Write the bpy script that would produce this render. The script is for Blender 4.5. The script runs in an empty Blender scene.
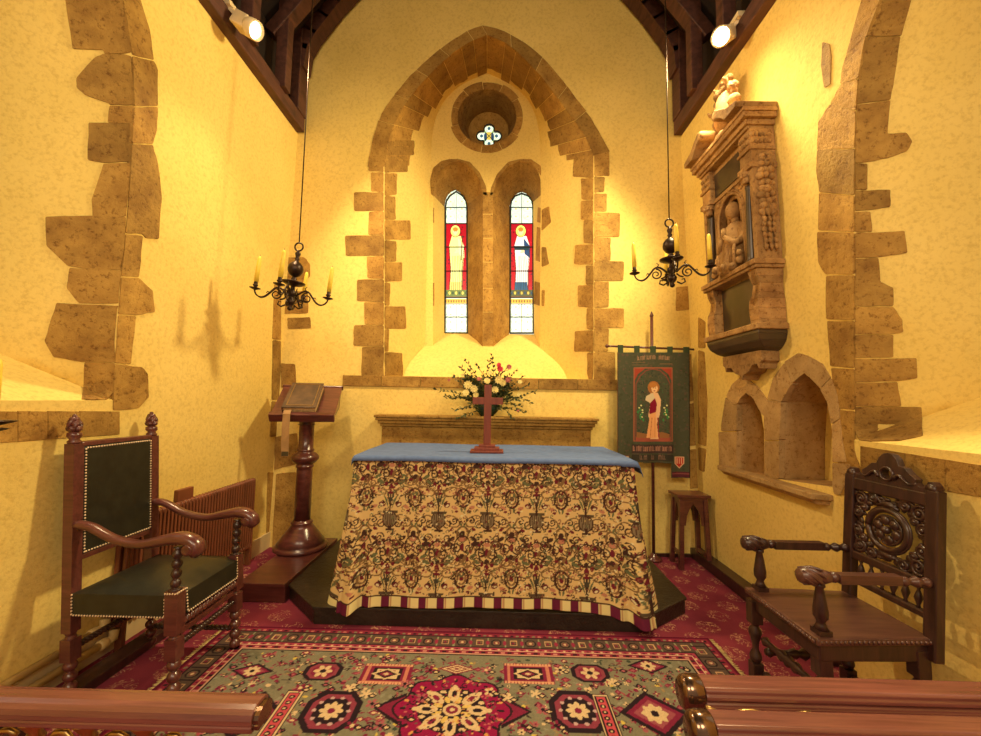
import bpy, bmesh, math, random
import numpy as np
from mathutils import Vector, Matrix
from mathutils.geometry import tessellate_polygon
PI = math.pi
rnd = random.Random(7)
sc = bpy.context.scene
COL = sc.collection

# ------------------------------------------------------------------ camera
F = 410.0; EYE = 1.4; ROLL = .0175; YAW = 0.01473277; PITCH = 0.07764567
_f = np.array([-math.sin(YAW)*math.cos(PITCH), math.cos(YAW)*math.cos(PITCH), math.sin(PITCH)])
_r = np.array([math.cos(YAW), math.sin(YAW), 0.]); _u = np.cross(_r, _f)
CR = _r*math.cos(ROLL)+_u*math.sin(ROLL); CU = -_r*math.sin(ROLL)+_u*math.cos(ROLL); CF = _f
CC = np.array([0, 0, EYE])
cam = bpy.data.objects.new('camera', bpy.data.cameras.new('camera')); COL.objects.link(cam)
cam.data.sensor_width = 36; cam.data.lens = F*36/981; cam.data.clip_start = .02
cam.matrix_world = Matrix(((CR[0], CU[0], -CF[0], 0), (CR[1], CU[1], -CF[1], 0), (CR[2], CU[2], -CF[2], EYE), (0, 0, 0, 1)))
sc.camera = cam
def ray(px, py): return CF+CR*(px-490.5)/F-CU*(py-368)/F
def PL(px, py, p0, n):
    d = ray(px, py); n = np.array(n, float); p0 = np.array(p0, float)
    return Vector(CC+d*(((p0-CC)@n)/(d@n)))
def atY(px, py, y): return PL(px, py, (0, y, 0), (0, 1, 0))
def atX(px, py, x): return PL(px, py, (x, 0, 0), (1, 0, 0))
def atZ(px, py, z): return PL(px, py, (0, 0, z), (0, 0, 1))

# room constants
D = 3.9
def xl(z): return -2.10+.016*z
def xr(z): return 1.90-.028*z
NL = (1, 0, -.016); NR = (-1, 0, -.028)
def atL(px, py, off=0): return PL(px, py, (-2.10+off, 0, 0), NL)
def atR(px, py, off=0): return PL(px, py, (1.90-off, 0, 0), NR)

# ------------------------------------------------------------------ colour
def s2l(c):
    c = c/255.0
    return c/12.92 if c <= .04045 else ((c+.055)/1.055)**2.4
def C(r, g, b): return (s2l(r), s2l(g), s2l(b))
def U(r, g, b):
    """dye that looks like this colour under the warm lamps"""
    return tuple(min(.9, a/k) for a, k in zip(C(r, g, b), (.97, .78, .52)))
DYE = [U]

def nodes(name):
    m = bpy.data.materials.new(name); m.use_nodes = True
    nt = m.node_tree; b = nt.nodes['Principled BSDF']
    return m, nt, b
def coords(nt, scale=(1, 1, 1)):
    g = nt.nodes.new('ShaderNodeNewGeometry'); mp = nt.nodes.new('ShaderNodeMapping')
    mp.inputs['Scale'].default_value = scale
    nt.links.new(g.outputs['Position'], mp.inputs['Vector']); return mp.outputs[0]
def ocoords(nt, scale=(1, 1, 1)):
    g = nt.nodes.new('ShaderNodeTexCoord'); mp = nt.nodes.new('ShaderNodeMapping')
    mp.inputs['Scale'].default_value = scale
    nt.links.new(g.outputs['Object'], mp.inputs['Vector']); return mp.outputs[0]
def noise(nt, vec, scale, detail=4, rough=.55, dist=0):
    n = nt.nodes.new('ShaderNodeTexNoise'); n.inputs['Scale'].default_value = scale
    n.inputs['Detail'].default_value = detail; n.inputs['Roughness'].default_value = rough; n.inputs['Distortion'].default_value = dist
    nt.links.new(vec, n.inputs['Vector']); return n.outputs[0]
def ramp(nt, fac, stops):
    r = nt.nodes.new('ShaderNodeValToRGB'); nt.links.new(fac, r.inputs[0])
    e = r.color_ramp.elements
    while len(e) < len(stops): e.new(.5)
    for i, (p, c) in enumerate(stops):
        e[i].position = p; e[i].color = (c[0], c[1], c[2], 1)
    return r.outputs[0]
def mix(nt, fac, a, b, mode='MIX'):
    n = nt.nodes.new('ShaderNodeMix'); n.data_type = 'RGBA'; n.blend_type = mode
    for k, v in ((0, fac), (6, a), (7, b)):
        if hasattr(v, 'links'): nt.links.new(v, n.inputs[k])
        elif k == 0: n.inputs[0].default_value = v
        else: n.inputs[k].default_value = (*v, 1)
    return n.outputs[2]
def math_(nt, op, a, b=0.0):
    n = nt.nodes.new('ShaderNodeMath'); n.operation = op
    for k, v in ((0, a), (1, b)):
        if hasattr(v, 'links'): nt.links.new(v, n.inputs[k])
        else: n.inputs[k].default_value = v
    return n.outputs[0]
def bump(nt, b, h, strength=.3, dist=.01):
    n = nt.nodes.new('ShaderNodeBump'); n.inputs['Strength'].default_value = strength; n.inputs['Distance'].default_value = dist
    nt.links.new(h, n.inputs['Height']); nt.links.new(n.outputs[0], b.inputs['Normal'])

def mat_plain(name, col, rough=.5, metal=0, var=.25, scale=12, bmp=.0, emis=None, estr=0, spec=.5):
    m, nt, b = nodes(name); v = coords(nt)
    n = noise(nt, v, scale)
    lo = tuple(c*(1-var) for c in col); hi = tuple(min(1, c*(1+var)) for c in col)
    c = ramp(nt, n, [(.3, lo), (.7, hi)]); nt.links.new(c, b.inputs['Base Color'])
    b.inputs['Roughness'].default_value = rough; b.inputs['Metallic'].default_value = metal
    b.inputs['Specular IOR Level'].default_value = spec
    if bmp: bump(nt, b, noise(nt, v, scale*4), bmp, .004)
    if emis: b.inputs['Emission Color'].default_value = (*emis, 1); b.inputs['Emission Strength'].default_value = estr
    return m
def mat_plaster():
    m, nt, b = nodes('lime_plaster'); v = coords(nt)
    a = noise(nt, v, 1.3, 5, .6); d = noise(nt, v, 44, 4, .7)
    c = ramp(nt, a, [(.3, (.79, .585, .165)), (.7, (.88, .665, .215))])
    sp = ramp(nt, d, [(.32, (.72, .64, .52)), (.52, (1, 1, 1))])
    c = mix(nt, .55, c, sp, 'MULTIPLY'); nt.links.new(c, b.inputs['Base Color'])
    b.inputs['Roughness'].default_value = .85; b.inputs['Specular IOR Level'].default_value = .15
    h = math_(nt, 'ADD', noise(nt, v, 5, 4, .6), math_(nt, 'MULTIPLY', d, .25))
    bump(nt, b, h, .30, .02)
    return m
def mat_stone(name='dressed_stone', lo=(.25, .125, .028), hi=(.55, .335, .082), dark=(.30, .17, .07), rough=.8):
    m, nt, b = nodes(name); v = coords(nt)
    g = nt.nodes.new('ShaderNodeNewGeometry')
    r = ramp(nt, g.outputs['Random Per Island'], [(0, (.72, .72, .70)), (.5, (.92, .90, .86)), (1, (1.1, 1.08, 1.02))])
    a = noise(nt, v, 6, 6, .65); c = ramp(nt, a, [(.28, lo), (.5, tuple((x+y)/2 for x, y in zip(lo, hi))), (.72, hi)])
    c = mix(nt, 1.0, c, r, 'MULTIPLY')
    s = noise(nt, v, 38, 5, .75); sp = ramp(nt, s, [(.34, dark), (.47, (1, 1, 1))])
    c = mix(nt, .75, c, sp, 'MULTIPLY'); nt.links.new(c, b.inputs['Base Color'])
    b.inputs['Roughness'].default_value = rough; b.inputs['Specular IOR Level'].default_value = .25 if rough > .5 else .6
    h = math_(nt, 'ADD', a, math_(nt, 'MULTIPLY', s, .5)); bump(nt, b, h, .55, .02)
    return m
def mat_wood(name, lo, hi, rough=.35, scale=(3, 3, 40), bmp=.1, coat=.0):
    m, nt, b = nodes(name); v = ocoords(nt, scale)
    n = noise(nt, v, 1.5, 6, .6, .6); c = ramp(nt, n, [(.3, lo), (.7, hi)])
    nt.links.new(c, b.inputs['Base Color']); b.inputs['Roughness'].default_value = rough
    b.inputs['Coat Weight'].default_value = coat; b.inputs['Coat Roughness'].default_value = .2
    if bmp: bump(nt, b, n, bmp, .003)
    return m
def mat_attr(name, rough=.8, emis=0, weave=0, spec=.3, sheen=0):
    m, nt, b = nodes(name); a = nt.nodes.new('ShaderNodeAttribute'); a.attribute_name = 'paint'
    nt.links.new(a.outputs['Color'], b.inputs['Base Color']); b.inputs['Roughness'].default_value = rough
    b.inputs['Specular IOR Level'].default_value = spec
    if emis: nt.links.new(a.outputs['Color'], b.inputs['Emission Color']); b.inputs['Emission Strength'].default_value = emis
    if weave: bump(nt, b, noise(nt, coords(nt), 300, 2), weave, .002)
    return m

PLASTER = mat_plaster(); STONE = mat_stone()
PALE = mat_stone('pale_niche_stone', (.40, .24, .09), (.62, .42, .19), (.45, .30, .18))
MONST = mat_stone('carved_alabaster', (.24, .12, .045), (.60, .37, .15), (.28, .15, .08))
BLACKM = mat_plain('black_marble', (.060, .038, .024), .3, 0, .5, 5)
MAHOG = mat_wood('mahogany', (.065, .016, .014), (.145, .042, .034), .28, (3, 30, 30), .05, .4)
RAILW = mat_wood('polished_rail_wood', (.12, .036, .028), (.22, .072, .058), .25, (2, 40, 40), .04, .4)
OAK = mat_wood('dark_carved_oak', (.020, .008, .007), (.062, .024, .019), .34, (30, 30, 4), .15, .2)
OAKR = mat_wood('worn_oak_board', (.06, .022, .017), (.13, .054, .038), .35, (3, 30, 30), .1, .2)
BEAM = mat_wood('roof_timber', (.045, .015, .010), (.13, .048, .032), .6, (12, 3, 12), .3)
BOARD = mat_wood('roof_boarding', (.012, .006, .004), (.03, .014, .009), .8, (3, 12, 3), .1)
LEATH = mat_plain('dark_green_leather', (.017, .017, .011), .36, 0, .35, 18, .08)
IRON = mat_plain('wrought_iron', (.035, .018, .010), .38, .6, .5, 30, .1)
BRASS = mat_plain('polished_brass', (.45, .28, .10), .35, 1, .2, 10)
NAIL = mat_plain('brass_nails', (.72, .55, .36), .45, .1, .2, 60)
CANDLE = mat_plain('yellow_wax', (.86, .62, .07), .45, 0, .1, 30)
RADP = mat_plain('brown_radiator_paint', (.20, .062, .028), .4, 0, .2, 8)
CREAMP = mat_plain('cream_pipe_paint', (.72, .52, .22), .45, 0, .1, 8)
CREAM = mat_plain('cream_enamel', (.75, .6, .36), .4, 0, .1, 8)
LEAD = mat_plain('lead_cames', (.03, .03, .028), .6, .3, .2, 30)

# ------------------------------------------------------------------ mesh builder
class MB:
    def __init__(s): s.v = []; s.f = []; s.sm = []
    def add(s, vs, fs, smooth=False):
        o = len(s.v); s.v += [Vector(v) for v in vs]
        s.f += [tuple(i+o for i in f) for f in fs]; s.sm += [smooth]*len(fs)
        return s
    def box(s, a, b, rot=None, piv=None):
        x0, y0, z0 = a; x1, y1, z1 = b
        vs = [Vector(p) for p in ((x0, y0, z0), (x1, y0, z0), (x1, y1, z0), (x0, y1, z0), (x0, y0, z1), (x1, y0, z1), (x1, y1, z1), (x0, y1, z1))]
        if rot is not None:
            pv = Vector(piv) if piv is not None else (Vector(a)+Vector(b))/2
            vs = [rot @ (v-pv)+pv for v in vs]
        return s.add(vs, [(0, 3, 2, 1), (4, 5, 6, 7), (0, 1, 5, 4), (1, 2, 6, 5), (2, 3, 7, 6), (3, 0, 4, 7)])
    def beam(s, p, q, w, h, up=(0, 0, 1), t=1.0):
        p = Vector(p); q = Vector(q); d = (q-p).normalized(); u = Vector(up)
        a = d.cross(u).normalized(); b = a.cross(d).normalized(); vs = []
        for c, k in ((p, 1), (q, t)):
            for i, j in ((-1, -1), (1, -1), (1, 1), (-1, 1)): vs.append(c+a*i*w/2*k+b*j*h/2*k)
        return s.add(vs, [(0, 1, 2, 3), (7, 6, 5, 4), (0, 4, 5, 1), (1, 5, 6, 2), (2, 6, 7, 3), (3, 7, 4, 0)])
    def tube(s, pts, r, n=8, closed=False, smooth=True, sx=1.0):
        pts = [Vector(p) for p in pts]; m = len(pts)
        rs = r if isinstance(r, (list, tuple)) else [r]*m
        vs = []; prev = None
        for i, p in enumerate(pts):
            if closed: t = pts[(i+1) % m]-pts[i-1]
            else: t = pts[min(i+1, m-1)]-pts[max(i-1, 0)]
            if t.length < 1e-9: t = Vector((0, 0, 1))
            t.normalize()
            if prev is None:
                a = Vector((0, 0, 1)) if abs(t.z) < .9 else Vector((1, 0, 0)); prev = t.cross(a).normalized()
            prev = (prev-t*prev.dot(t)); prev.normalize(); b = t.cross(prev)
            for k in range(n):
                an = 2*PI*k/n; vs.append(p+(prev*math.cos(an)*sx+b*math.sin(an))*rs[i])
        fs = []
        for i in range(m if closed else m-1):
            j = (i+1) % m
            for k in range(n): l = (k+1) % n; fs.append((i*n+k, i*n+l, j*n+l, j*n+k))
        if not closed: fs += [tuple(reversed(range(n))), tuple((m-1)*n+k for k in range(n))]
        return s.add(vs, fs, smooth)
    def lathe(s, prof, c=(0, 0, 0), ax=(0, 0, 1), n=20, smooth=True, scale=(1, 1)):
        c = Vector(c); ax = Vector(ax).normalized()
        a = Vector((1, 0, 0)) if abs(ax.x) < .9 else Vector((0, 1, 0)); u = ax.cross(a).normalized(); w = ax.cross(u)
        if abs(ax.z) > .99: u = Vector((1, 0, 0)); w = Vector((0, 1, 0))
        vs = []
        for r, z in prof:
            for k in range(n):
                an = 2*PI*k/n; vs.append(c+ax*z+u*math.cos(an)*r*scale[0]+w*math.sin(an)*r*scale[1])
        m = len(prof); fs = []
        for i in range(m-1):
            for k in range(n): l = (k+1) % n; fs.append((i*n+k, i*n+l, (i+1)*n+l, (i+1)*n+k))
        fs += [tuple(reversed(range(n))), tuple((m-1)*n+k for k in range(n))]
        return s.add(vs, fs, smooth)
    def ball(s, c, r, n=12, sc=(1, 1, 1)):
        c = Vector(c); vs = []; m = max(4, n//2)
        for i in range(m+1):
            t = PI*i/m
            for k in range(n):
                an = 2*PI*k/n; vs.append(c+Vector((math.sin(t)*math.cos(an)*sc[0], math.sin(t)*math.sin(an)*sc[1], -math.cos(t)*sc[2]))*r)
        fs = []
        for i in range(m):
            for k in range(n): l = (k+1) % n; fs.append((i*n+k, i*n+l, (i+1)*n+l, (i+1)*n+k))
        return s.add(vs, fs, True)
    def prism(s, poly, depth):
        """closed solid: list of 3D points (planar) pushed along vector depth"""
        p = [Vector(q) for q in poly]; d = Vector(depth); n = len(p)
        tri = tessellate_polygon([p])
        vs = p+[q+d for q in p]
        fs = [tuple(t) for t in tri]+[tuple(n+i for i in reversed(t)) for t in tri]
        fs += [(i, i+n, (i+1) % n+n, (i+1) % n) for i in range(n)]
        return s.add(vs, fs)
    def plate(s, outer, holes, depth):
        """planar solid with holes"""
        loops = [[Vector(q) for q in outer]]+[[Vector(q) for q in h] for h in holes]
        flat = [q for l in loops for q in l]; n = len(flat); d = Vector(depth)
        tri = tessellate_polygon(loops); vs = flat+[q+d for q in flat]
        fs = [tuple(t) for t in tri]+[tuple(n+i for i in reversed(t)) for t in tri]
        o = 0
        for l in loops:
            m = len(l)
            fs += [(o+i, o+(i+1) % m, o+(i+1) % m+n, o+i+n) for i in range(m)]; o += m
        return s.add(vs, fs)
    def face(s, outer, holes=()):
        loops = [[Vector(q) for q in outer]]+[[Vector(q) for q in h] for h in holes]
        flat = [q for l in loops for q in l]
        return s.add(flat, [tuple(t) for t in tessellate_polygon(loops)])
    def loft(s, A, B, closed=False, smooth=False, seg=1):
        n = len(A); A = [Vector(a) for a in A]; B = [Vector(b) for b in B]; vs = []
        for k in range(seg+1): vs += [a.lerp(b, k/seg) for a, b in zip(A, B)]
        fs = []
        for k in range(seg):
            for i in range(n if closed else n-1):
                j = (i+1) % n; fs.append((k*n+i, k*n+j, (k+1)*n+j, (k+1)*n+i))
        return s.add(vs, fs, smooth)
    def build(s, name, mat, parent=None, bevel=0, bseg=2, kind=None, label=None):
        me = bpy.data.meshes.new(name); off = Vector((0, 0, 0)); p = parent
        while p is not None: off += p.location; p = p.parent
        me.from_pydata([v-off for v in s.v], [], s.f); me.materials.append(mat)
        me.polygons.foreach_set('use_smooth', s.sm)
        bm = bmesh.new(); bm.from_mesh(me); bmesh.ops.recalc_face_normals(bm, faces=bm.faces); bm.to_mesh(me); bm.free()
        o = bpy.data.objects.new(name, me); COL.objects.link(o); o.parent = parent
        if bevel:
            b = o.modifiers.new('b', 'BEVEL'); b.width = bevel; b.segments = bseg; b.limit_method = 'ANGLE'; b.angle_limit = math.radians(35)
        if kind: o['kind'] = kind
        if label: o['label'] = label
        return o

def empty(name, loc, label=None, cat=None, group=None):
    o = bpy.data.objects.new(name, None); COL.objects.link(o); o.location = loc; o.empty_display_size = .1
    return tag(o, label, cat, group)
def tag(o, label=None, cat=None, group=None):
    if label: o['label'] = label
    if cat: o['category'] = cat
    if group: o['group'] = group
    return o
def dup(o, parent=None):
    c = o.copy(); COL.objects.link(c); c.parent = parent
    for ch in list(o.children): dup(ch, c)
    return c

# ------------------------------------------------------------------ painter: a canvas of colours that becomes the dye of a cloth
class Cv:
    def __init__(s, x0, y0, x1, y1, step, col):
        s.nx = int(round((x1-x0)/step))+1; s.ny = int(round((y1-y0)/step))+1
        s.xs = np.linspace(x0, x1, s.nx); s.ys = np.linspace(y0, y1, s.ny)
        s.X, s.Y = np.meshgrid(s.xs, s.ys); s.a = np.empty((s.ny, s.nx, 3)); s.a[:] = DYE[0](*col)
    def sub(s, x0, y0, x1, y1):
        i0, i1 = np.searchsorted(s.xs, (x0, x1)); j0, j1 = np.searchsorted(s.ys, (y0, y1))
        return slice(j0, j1+1), slice(i0, i1+1)
    def ell(s, cx, cy, rx, ry, col, rot=0, w=0):
        R = max(rx, ry)+w; sl = s.sub(cx-R, cy-R, cx+R, cy+R); x = s.X[sl]-cx; y = s.Y[sl]-cy
        c, n = math.cos(rot), math.sin(rot); u = (x*c+y*n)/rx; v = (-x*n+y*c)/ry; q = np.sqrt(u*u+v*v)
        m = (np.abs(q-1)*min(rx, ry) < w/2) if w else q < 1
        s.a[sl][m] = DYE[0](*col)
    def rect(s, x0, y0, x1, y1, col):
        s.a[s.sub(x0, y0, x1, y1)] = DYE[0](*col)
    def frame(s, x0, y0, x1, y1, w, col):
        s.rect(x0, y0, x1, y0+w, col); s.rect(x0, y1-w, x1, y1, col); s.rect(x0, y0, x0+w, y1, col); s.rect(x1-w, y0, x1, y1, col)
    def poly(s, pts, col):
        xs = [p[0] for p in pts]; ys = [p[1] for p in pts]; sl = s.sub(min(xs), min(ys), max(xs), max(ys))
        x = s.X[sl]; y = s.Y[sl]; m = np.zeros(x.shape, bool); n = len(pts)
        for i in range(n):
            xa, ya = pts[i]; xb, yb = pts[(i+1) % n]
            if ya == yb: continue
            m ^= ((ya > y) != (yb > y)) & (x < (xb-xa)*(y-ya)/(yb-ya)+xa)
        s.a[sl][m] = DYE[0](*col)
    def line(s, pts, w, col):
        for (xa, ya), (xb, yb) in zip(pts, pts[1:]):
            sl = s.sub(min(xa, xb)-w, min(ya, yb)-w, max(xa, xb)+w, max(ya, yb)+w); x = s.X[sl]-xa; y = s.Y[sl]-ya
            dx, dy = xb-xa, yb-ya; L = dx*dx+dy*dy or 1e-9; t = np.clip((x*dx+y*dy)/L, 0, 1)
            m = (x-t*dx)**2+(y-t*dy)**2 < (w/2)**2; s.a[sl][m] = DYE[0](*col)
    def spiral(s, cx, cy, r, a0, turns, w, col, cw=1, r1=.15):
        n = int(20*abs(turns))+4
        s.line([(cx+r*(1-(1-r1)*i/n)*math.cos(a0+cw*2*PI*turns*i/n), cy+r*(1-(1-r1)*i/n)*math.sin(a0+cw*2*PI*turns*i/n)) for i in range(n+1)], w, col)
    def mesh(s, name, fn, mat, parent=None, smooth=True, thick=0):
        P = fn(s.X, s.Y).reshape(-1, 3); off = Vector((0, 0, 0)); p = parent
        while p is not None: off += p.location; p = p.parent
        P = P-np.array(off); nx, ny = s.nx, s.ny
        i = np.arange((nx-1)*(ny-1)); r = i//(nx-1); c = i % (nx-1); a = r*nx+c
        fs = np.stack([a, a+1, a+nx+1, a+nx], 1)
        me = bpy.data.meshes.new(name); me.vertices.add(len(P)); me.vertices.foreach_set('co', P.ravel())
        me.loops.add(len(fs)*4); me.loops.foreach_set('vertex_index', fs.ravel())
        me.polygons.add(len(fs)); me.polygons.foreach_set('loop_start', np.arange(len(fs))*4)
        me.polygons.foreach_set('use_smooth', [smooth]*len(fs)); me.update(calc_edges=True)
        at = me.color_attributes.new('paint', 'FLOAT_COLOR', 'POINT')
        at.data.foreach_set('color', np.concatenate([s.a.reshape(-1, 3), np.ones((len(P), 1))], 1).ravel())
        me.materials.append(mat); o = bpy.data.objects.new(name, me); COL.objects.link(o); o.parent = parent
        if thick:
            md = o.modifiers.new('t', 'SOLIDIFY'); md.thickness = thick; md.offset = -1
        return o
def arr(x, y, z):
    b = np.broadcast_arrays(x, y, z); return np.stack(b, -1).astype(float)

def jit(pts, a=.006, sub=2):
    """wobble the outline of a stone"""
    out = []
    n = len(pts)
    for i in range(n):
        p = Vector(pts[i]); q = Vector(pts[(i+1) % n])
        for k in range(sub):
            w = p.lerp(q, k/sub)
            if k: w = w+Vector([rnd.uniform(-a, a) for _ in range(3)])
            out.append(w)
    return out
# ================================================================== THE ROOM
def cat(pts, n):
    """n points along a smooth curve through pts"""
    P = [Vector(p) for p in pts]
    if len(P) == 2: return [P[0].lerp(P[1], i/(n-1)) for i in range(n)]
    L = [0]
    for a, b in zip(P, P[1:]): L.append(L[-1]+(b-a).length)
    out = []
    for i in range(n):
        d = L[-1]*i/(n-1); k = 0
        while k < len(P)-2 and L[k+1] < d: k += 1
        t = (d-L[k])/max(1e-9, L[k+1]-L[k]); p1, p2 = P[k], P[k+1]
        p0 = P[k-1] if k else p1*2-p2; p3 = P[k+2] if k+2 < len(P) else p2*2-p1
        out.append(.5*((2*p1)+(-p0+p2)*t+(2*p0-5*p1+4*p2-p3)*t*t+(-p0+3*p1-3*p2+p3)*t**3))
    return out
def shell(mb, grid, n, out=.004, inn=.02):
    """a block of stone set in a surface: grid rows x cols of points, n towards the room"""
    n = Vector(n).normalized(); R = len(grid); K = len(grid[0]); o = []
    for sgn in (out, -inn):
        for r in grid: o += [Vector(p)+n*sgn for p in r]
    fs = []; m = R*K
    for i in range(R-1):
        for j in range(K-1):
            a = i*K+j; fs.append((a, a+1, a+K+1, a+K)); fs.append((m+a, m+a+K, m+a+K+1, m+a+1))
    rim = [i for i in range(K)]+[i*K+K-1 for i in range(1, R)]+[(R-1)*K+j for j in range(K-2, -1, -1)]+[i*K for i in range(R-2, 0, -1)]
    for a, b in zip(rim, rim[1:]+rim[:1]): fs.append((a, b, b+m, a+m))
    mb.add(o, fs)
def stones(mb, fn, polys, depth, wob=.007):
    """stones traced on a wall plane, each a slab pushed along depth into the wall"""
    for p in polys:
        n = len(p); o = []
        for i in range(n):
            a, b = p[i], p[(i+1) % n]; L = math.hypot(b[0]-a[0], b[1]-a[1]) or 1; c = min(.9, L*.15)/L
            for t in (c, .36, .64, 1-c):
                w = wob*55 if .2 < t < .8 else 0
                o.append((a[0]+(b[0]-a[0])*t+rnd.uniform(-w, w), a[1]+(b[1]-a[1])*t+rnd.uniform(-w, w)))
        mb.prism([fn(*q) for q in o], depth)
def rows(yy, inner, outer):
    """courses of a jamb: yy = n+1 pixel heights, inner edge fn(y), outer = n pixel x"""
    out = []
    for k in range(len(yy)-1):
        a, b = yy[k]+.1, yy[k+1]-.1
        out.append([(inner(a), a), (outer[k], a+rnd.uniform(0, 1.2)), (outer[k]+rnd.uniform(-1, 1), b-rnd.uniform(0, 1.2)), (inner(b), b)])
    return out

from mathutils.bvhtree import BVHTree
def cast_stones(mb, tree, polys, ok, wob=.006, out=.005, inn=.02):
    """stones traced over a curved surface: every point is dropped on to the wall itself"""
    o = Vector((0, 0, EYE))
    def hit(x, y, cx, cy):
        for k in range(14):
            t = k*.05; d = Vector(ray(x+(cx-x)*t, y+(cy-y)*t)).normalized(); h, n, i, ds = tree.ray_cast(o, d)
            if h is None: continue
            if n.dot(d) > 0: n = -n
            if ok(n): return h, n
        return h, n
    for p in polys:
        ol_ = []
        for i in range(len(p)):
            a, b = p[i], p[(i+1) % len(p)]
            L = math.hypot(b[0]-a[0], b[1]-a[1]) or 1; cc_ = min(.9, L*.15)/L
            for k in (3*cc_, 1.05, 1.95, 3-3*cc_): ol_.append((a[0]+(b[0]-a[0])*k/3+(rnd.uniform(-.4, .4) if 1 < k < 2 else 0), a[1]+(b[1]-a[1])*k/3+(rnd.uniform(-.4, .4) if 1 < k < 2 else 0)))
        cx = sum(q[0] for q in ol_)/len(ol_); cy = sum(q[1] for q in ol_)/len(ol_); rings = []; m = len(ol_)
        for s_ in (1, .66, .33):
            rings.append([hit(cx+(x-cx)*s_, cy+(y-cy)*s_, cx, cy) for x, y in ol_])
        c_ = hit(cx, cy, cx, cy); vs = [h+n*out for r_ in rings for h, n in r_]+[c_[0]+c_[1]*out]+[h-n*inn for h, n in rings[0]]
        fs = []
        for i in range(m):
            j = (i+1) % m
            for r_ in (0, 1): fs.append((r_*m+i, r_*m+j, (r_+1)*m+j, (r_+1)*m+i))
            fs.append((2*m+i, 2*m+j, 3*m)); fs.append((i, 3*m+1+i, 3*m+1+j, j))
        mb.add(vs, fs)
# ---- back wall
SZ = 1.61; YI = 4.5
OUTJ_L = [(383, 377), (383, 250), (384, 167)]; OUTA_L = [(384, 167), (389, 138), (399, 114), (419, 86), (446, 59), (468, 43), (487, 35)]
OUTA_R = [(487, 35), (510, 46), (539, 74), (566, 109), (584, 134), (594, 156)]; OUTJ_R = [(594, 156), (594, 250), (595, 381)]
INA_L = [(430, 165), (434, 125), (445, 100), (463, 84), (487, 73)]; INA_R = [(487, 73), (510, 84), (528, 100), (538, 125), (541, 165)]
def o3(l): return [atY(x, y, D) for x, y in l]
def i3(l): return [atY(x, y, YI) for x, y in l]
ojl = o3(OUTJ_L); ojl[0].z = SZ; ojr = o3(OUTJ_R); ojr[-1].z = SZ
il = atY(430, 165, YI); ir = atY(541, 165, YI)
A = cat(ojl, 8)[:-1]+cat(o3(OUTA_L), 25)[:-1]+cat(o3(OUTA_R), 25)[:-1]+cat(ojr, 8)
B = cat([Vector((il.x, YI, SZ)), il], 8)[:-1]+cat(i3(INA_L), 25)[:-1]+cat(i3(INA_R), 25)[:-1]+cat([ir, Vector((ir.x, YI, SZ))], 8)
wall = MB()
ring = [Vector((xl(0)-.05, D, -.05)), Vector((xr(0)+.05, D, -.05)), Vector((xr(5)+.1, D, 5.2)), Vector((-.1, D, 7)), Vector((xl(5)-.1, D, 5.2))]
wall.face(ring, [A])
wall.loft(A, B, smooth=True, seg=6)
lo_f = [(433, 350), (433, 195), (434, 181), (440, 169), (450, 162), (459, 160), (470, 165), (479, 176), (483, 192), (483, 350)]
lo_b = [(444.5, 342), (444.5, 207), (445.5, 200), (448, 195), (451, 192), (455.5, 190), (459, 192), (464, 196), (467.5, 205), (468, 342)]
ro_f = [(493, 350), (493, 192), (497, 178), (507, 166), (520, 160), (530, 162), (538, 170), (540.5, 180), (541, 195), (541, 350)]
ro_b = [(509.5, 342), (509.5, 207), (511, 200), (515, 195), (518.5, 193), (522, 192), (526, 193.5), (530, 197), (533, 202), (534, 342)]
YG = 4.85
LF = [atY(*p, YI) for p in lo_f]; LB = [atY(*p, YG) for p in lo_b]; RF = [atY(*p, YI) for p in ro_f]; RB = [atY(*p, YG) for p in ro_b]
for l in (LF, RF):
    for i in (0, -1): l[i].z = 1.85
for l in (LB, RB):
    for i in (0, -1): l[i].z = 2.02
oc = atY(487, 117, YI); orad = 31/F*YI; OCY = 4.92; oc2 = atY(488.5, 131, OCY); orad2 = 21/F*OCY
circ = lambda c, r, n=40, w=0: [Vector((c.x+r*(1+w*math.sin(5*t)+w*math.sin(8*t+1))*math.cos(t), c.y, c.z+r*(1+w*math.sin(5*t)+w*math.sin(8*t+1))*math.sin(t))) for t in [2*PI*i/n for i in range(n)]]
O1 = circ(oc, orad); O2 = circ(oc2, orad2)
wall.face(B, [O1, LF, RF])
wallo = wall.build('wall_back', PLASTER, None, kind='structure')
# sloping sill: rises in a curve to the foot of the glass
prof = [(D+.02, SZ-.01), (4.17, SZ), (4.19, 1.655), (4.22, 1.715), (4.27, 1.78), (4.34, 1.85), (4.42, 1.918), (4.5, 1.985), (4.66, 2.085), (4.86, 2.19)]
sill = MB(); g0 = []; g1 = []
for y, z in prof:
    t = min(1, (y-D)/(YI-D)); t = max(t, 0)
    g0.append(Vector((ojl[0].x+(il.x-ojl[0].x)*t-.01, y, z))); g1.append(Vector((ojr[-1].x+(ir.x-ojr[-1].x)*t+.01, y, z)))
sill.loft(g0, g1, smooth=True, seg=8)
sill.build('sloping_sill', PLASTER, wallo)
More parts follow.
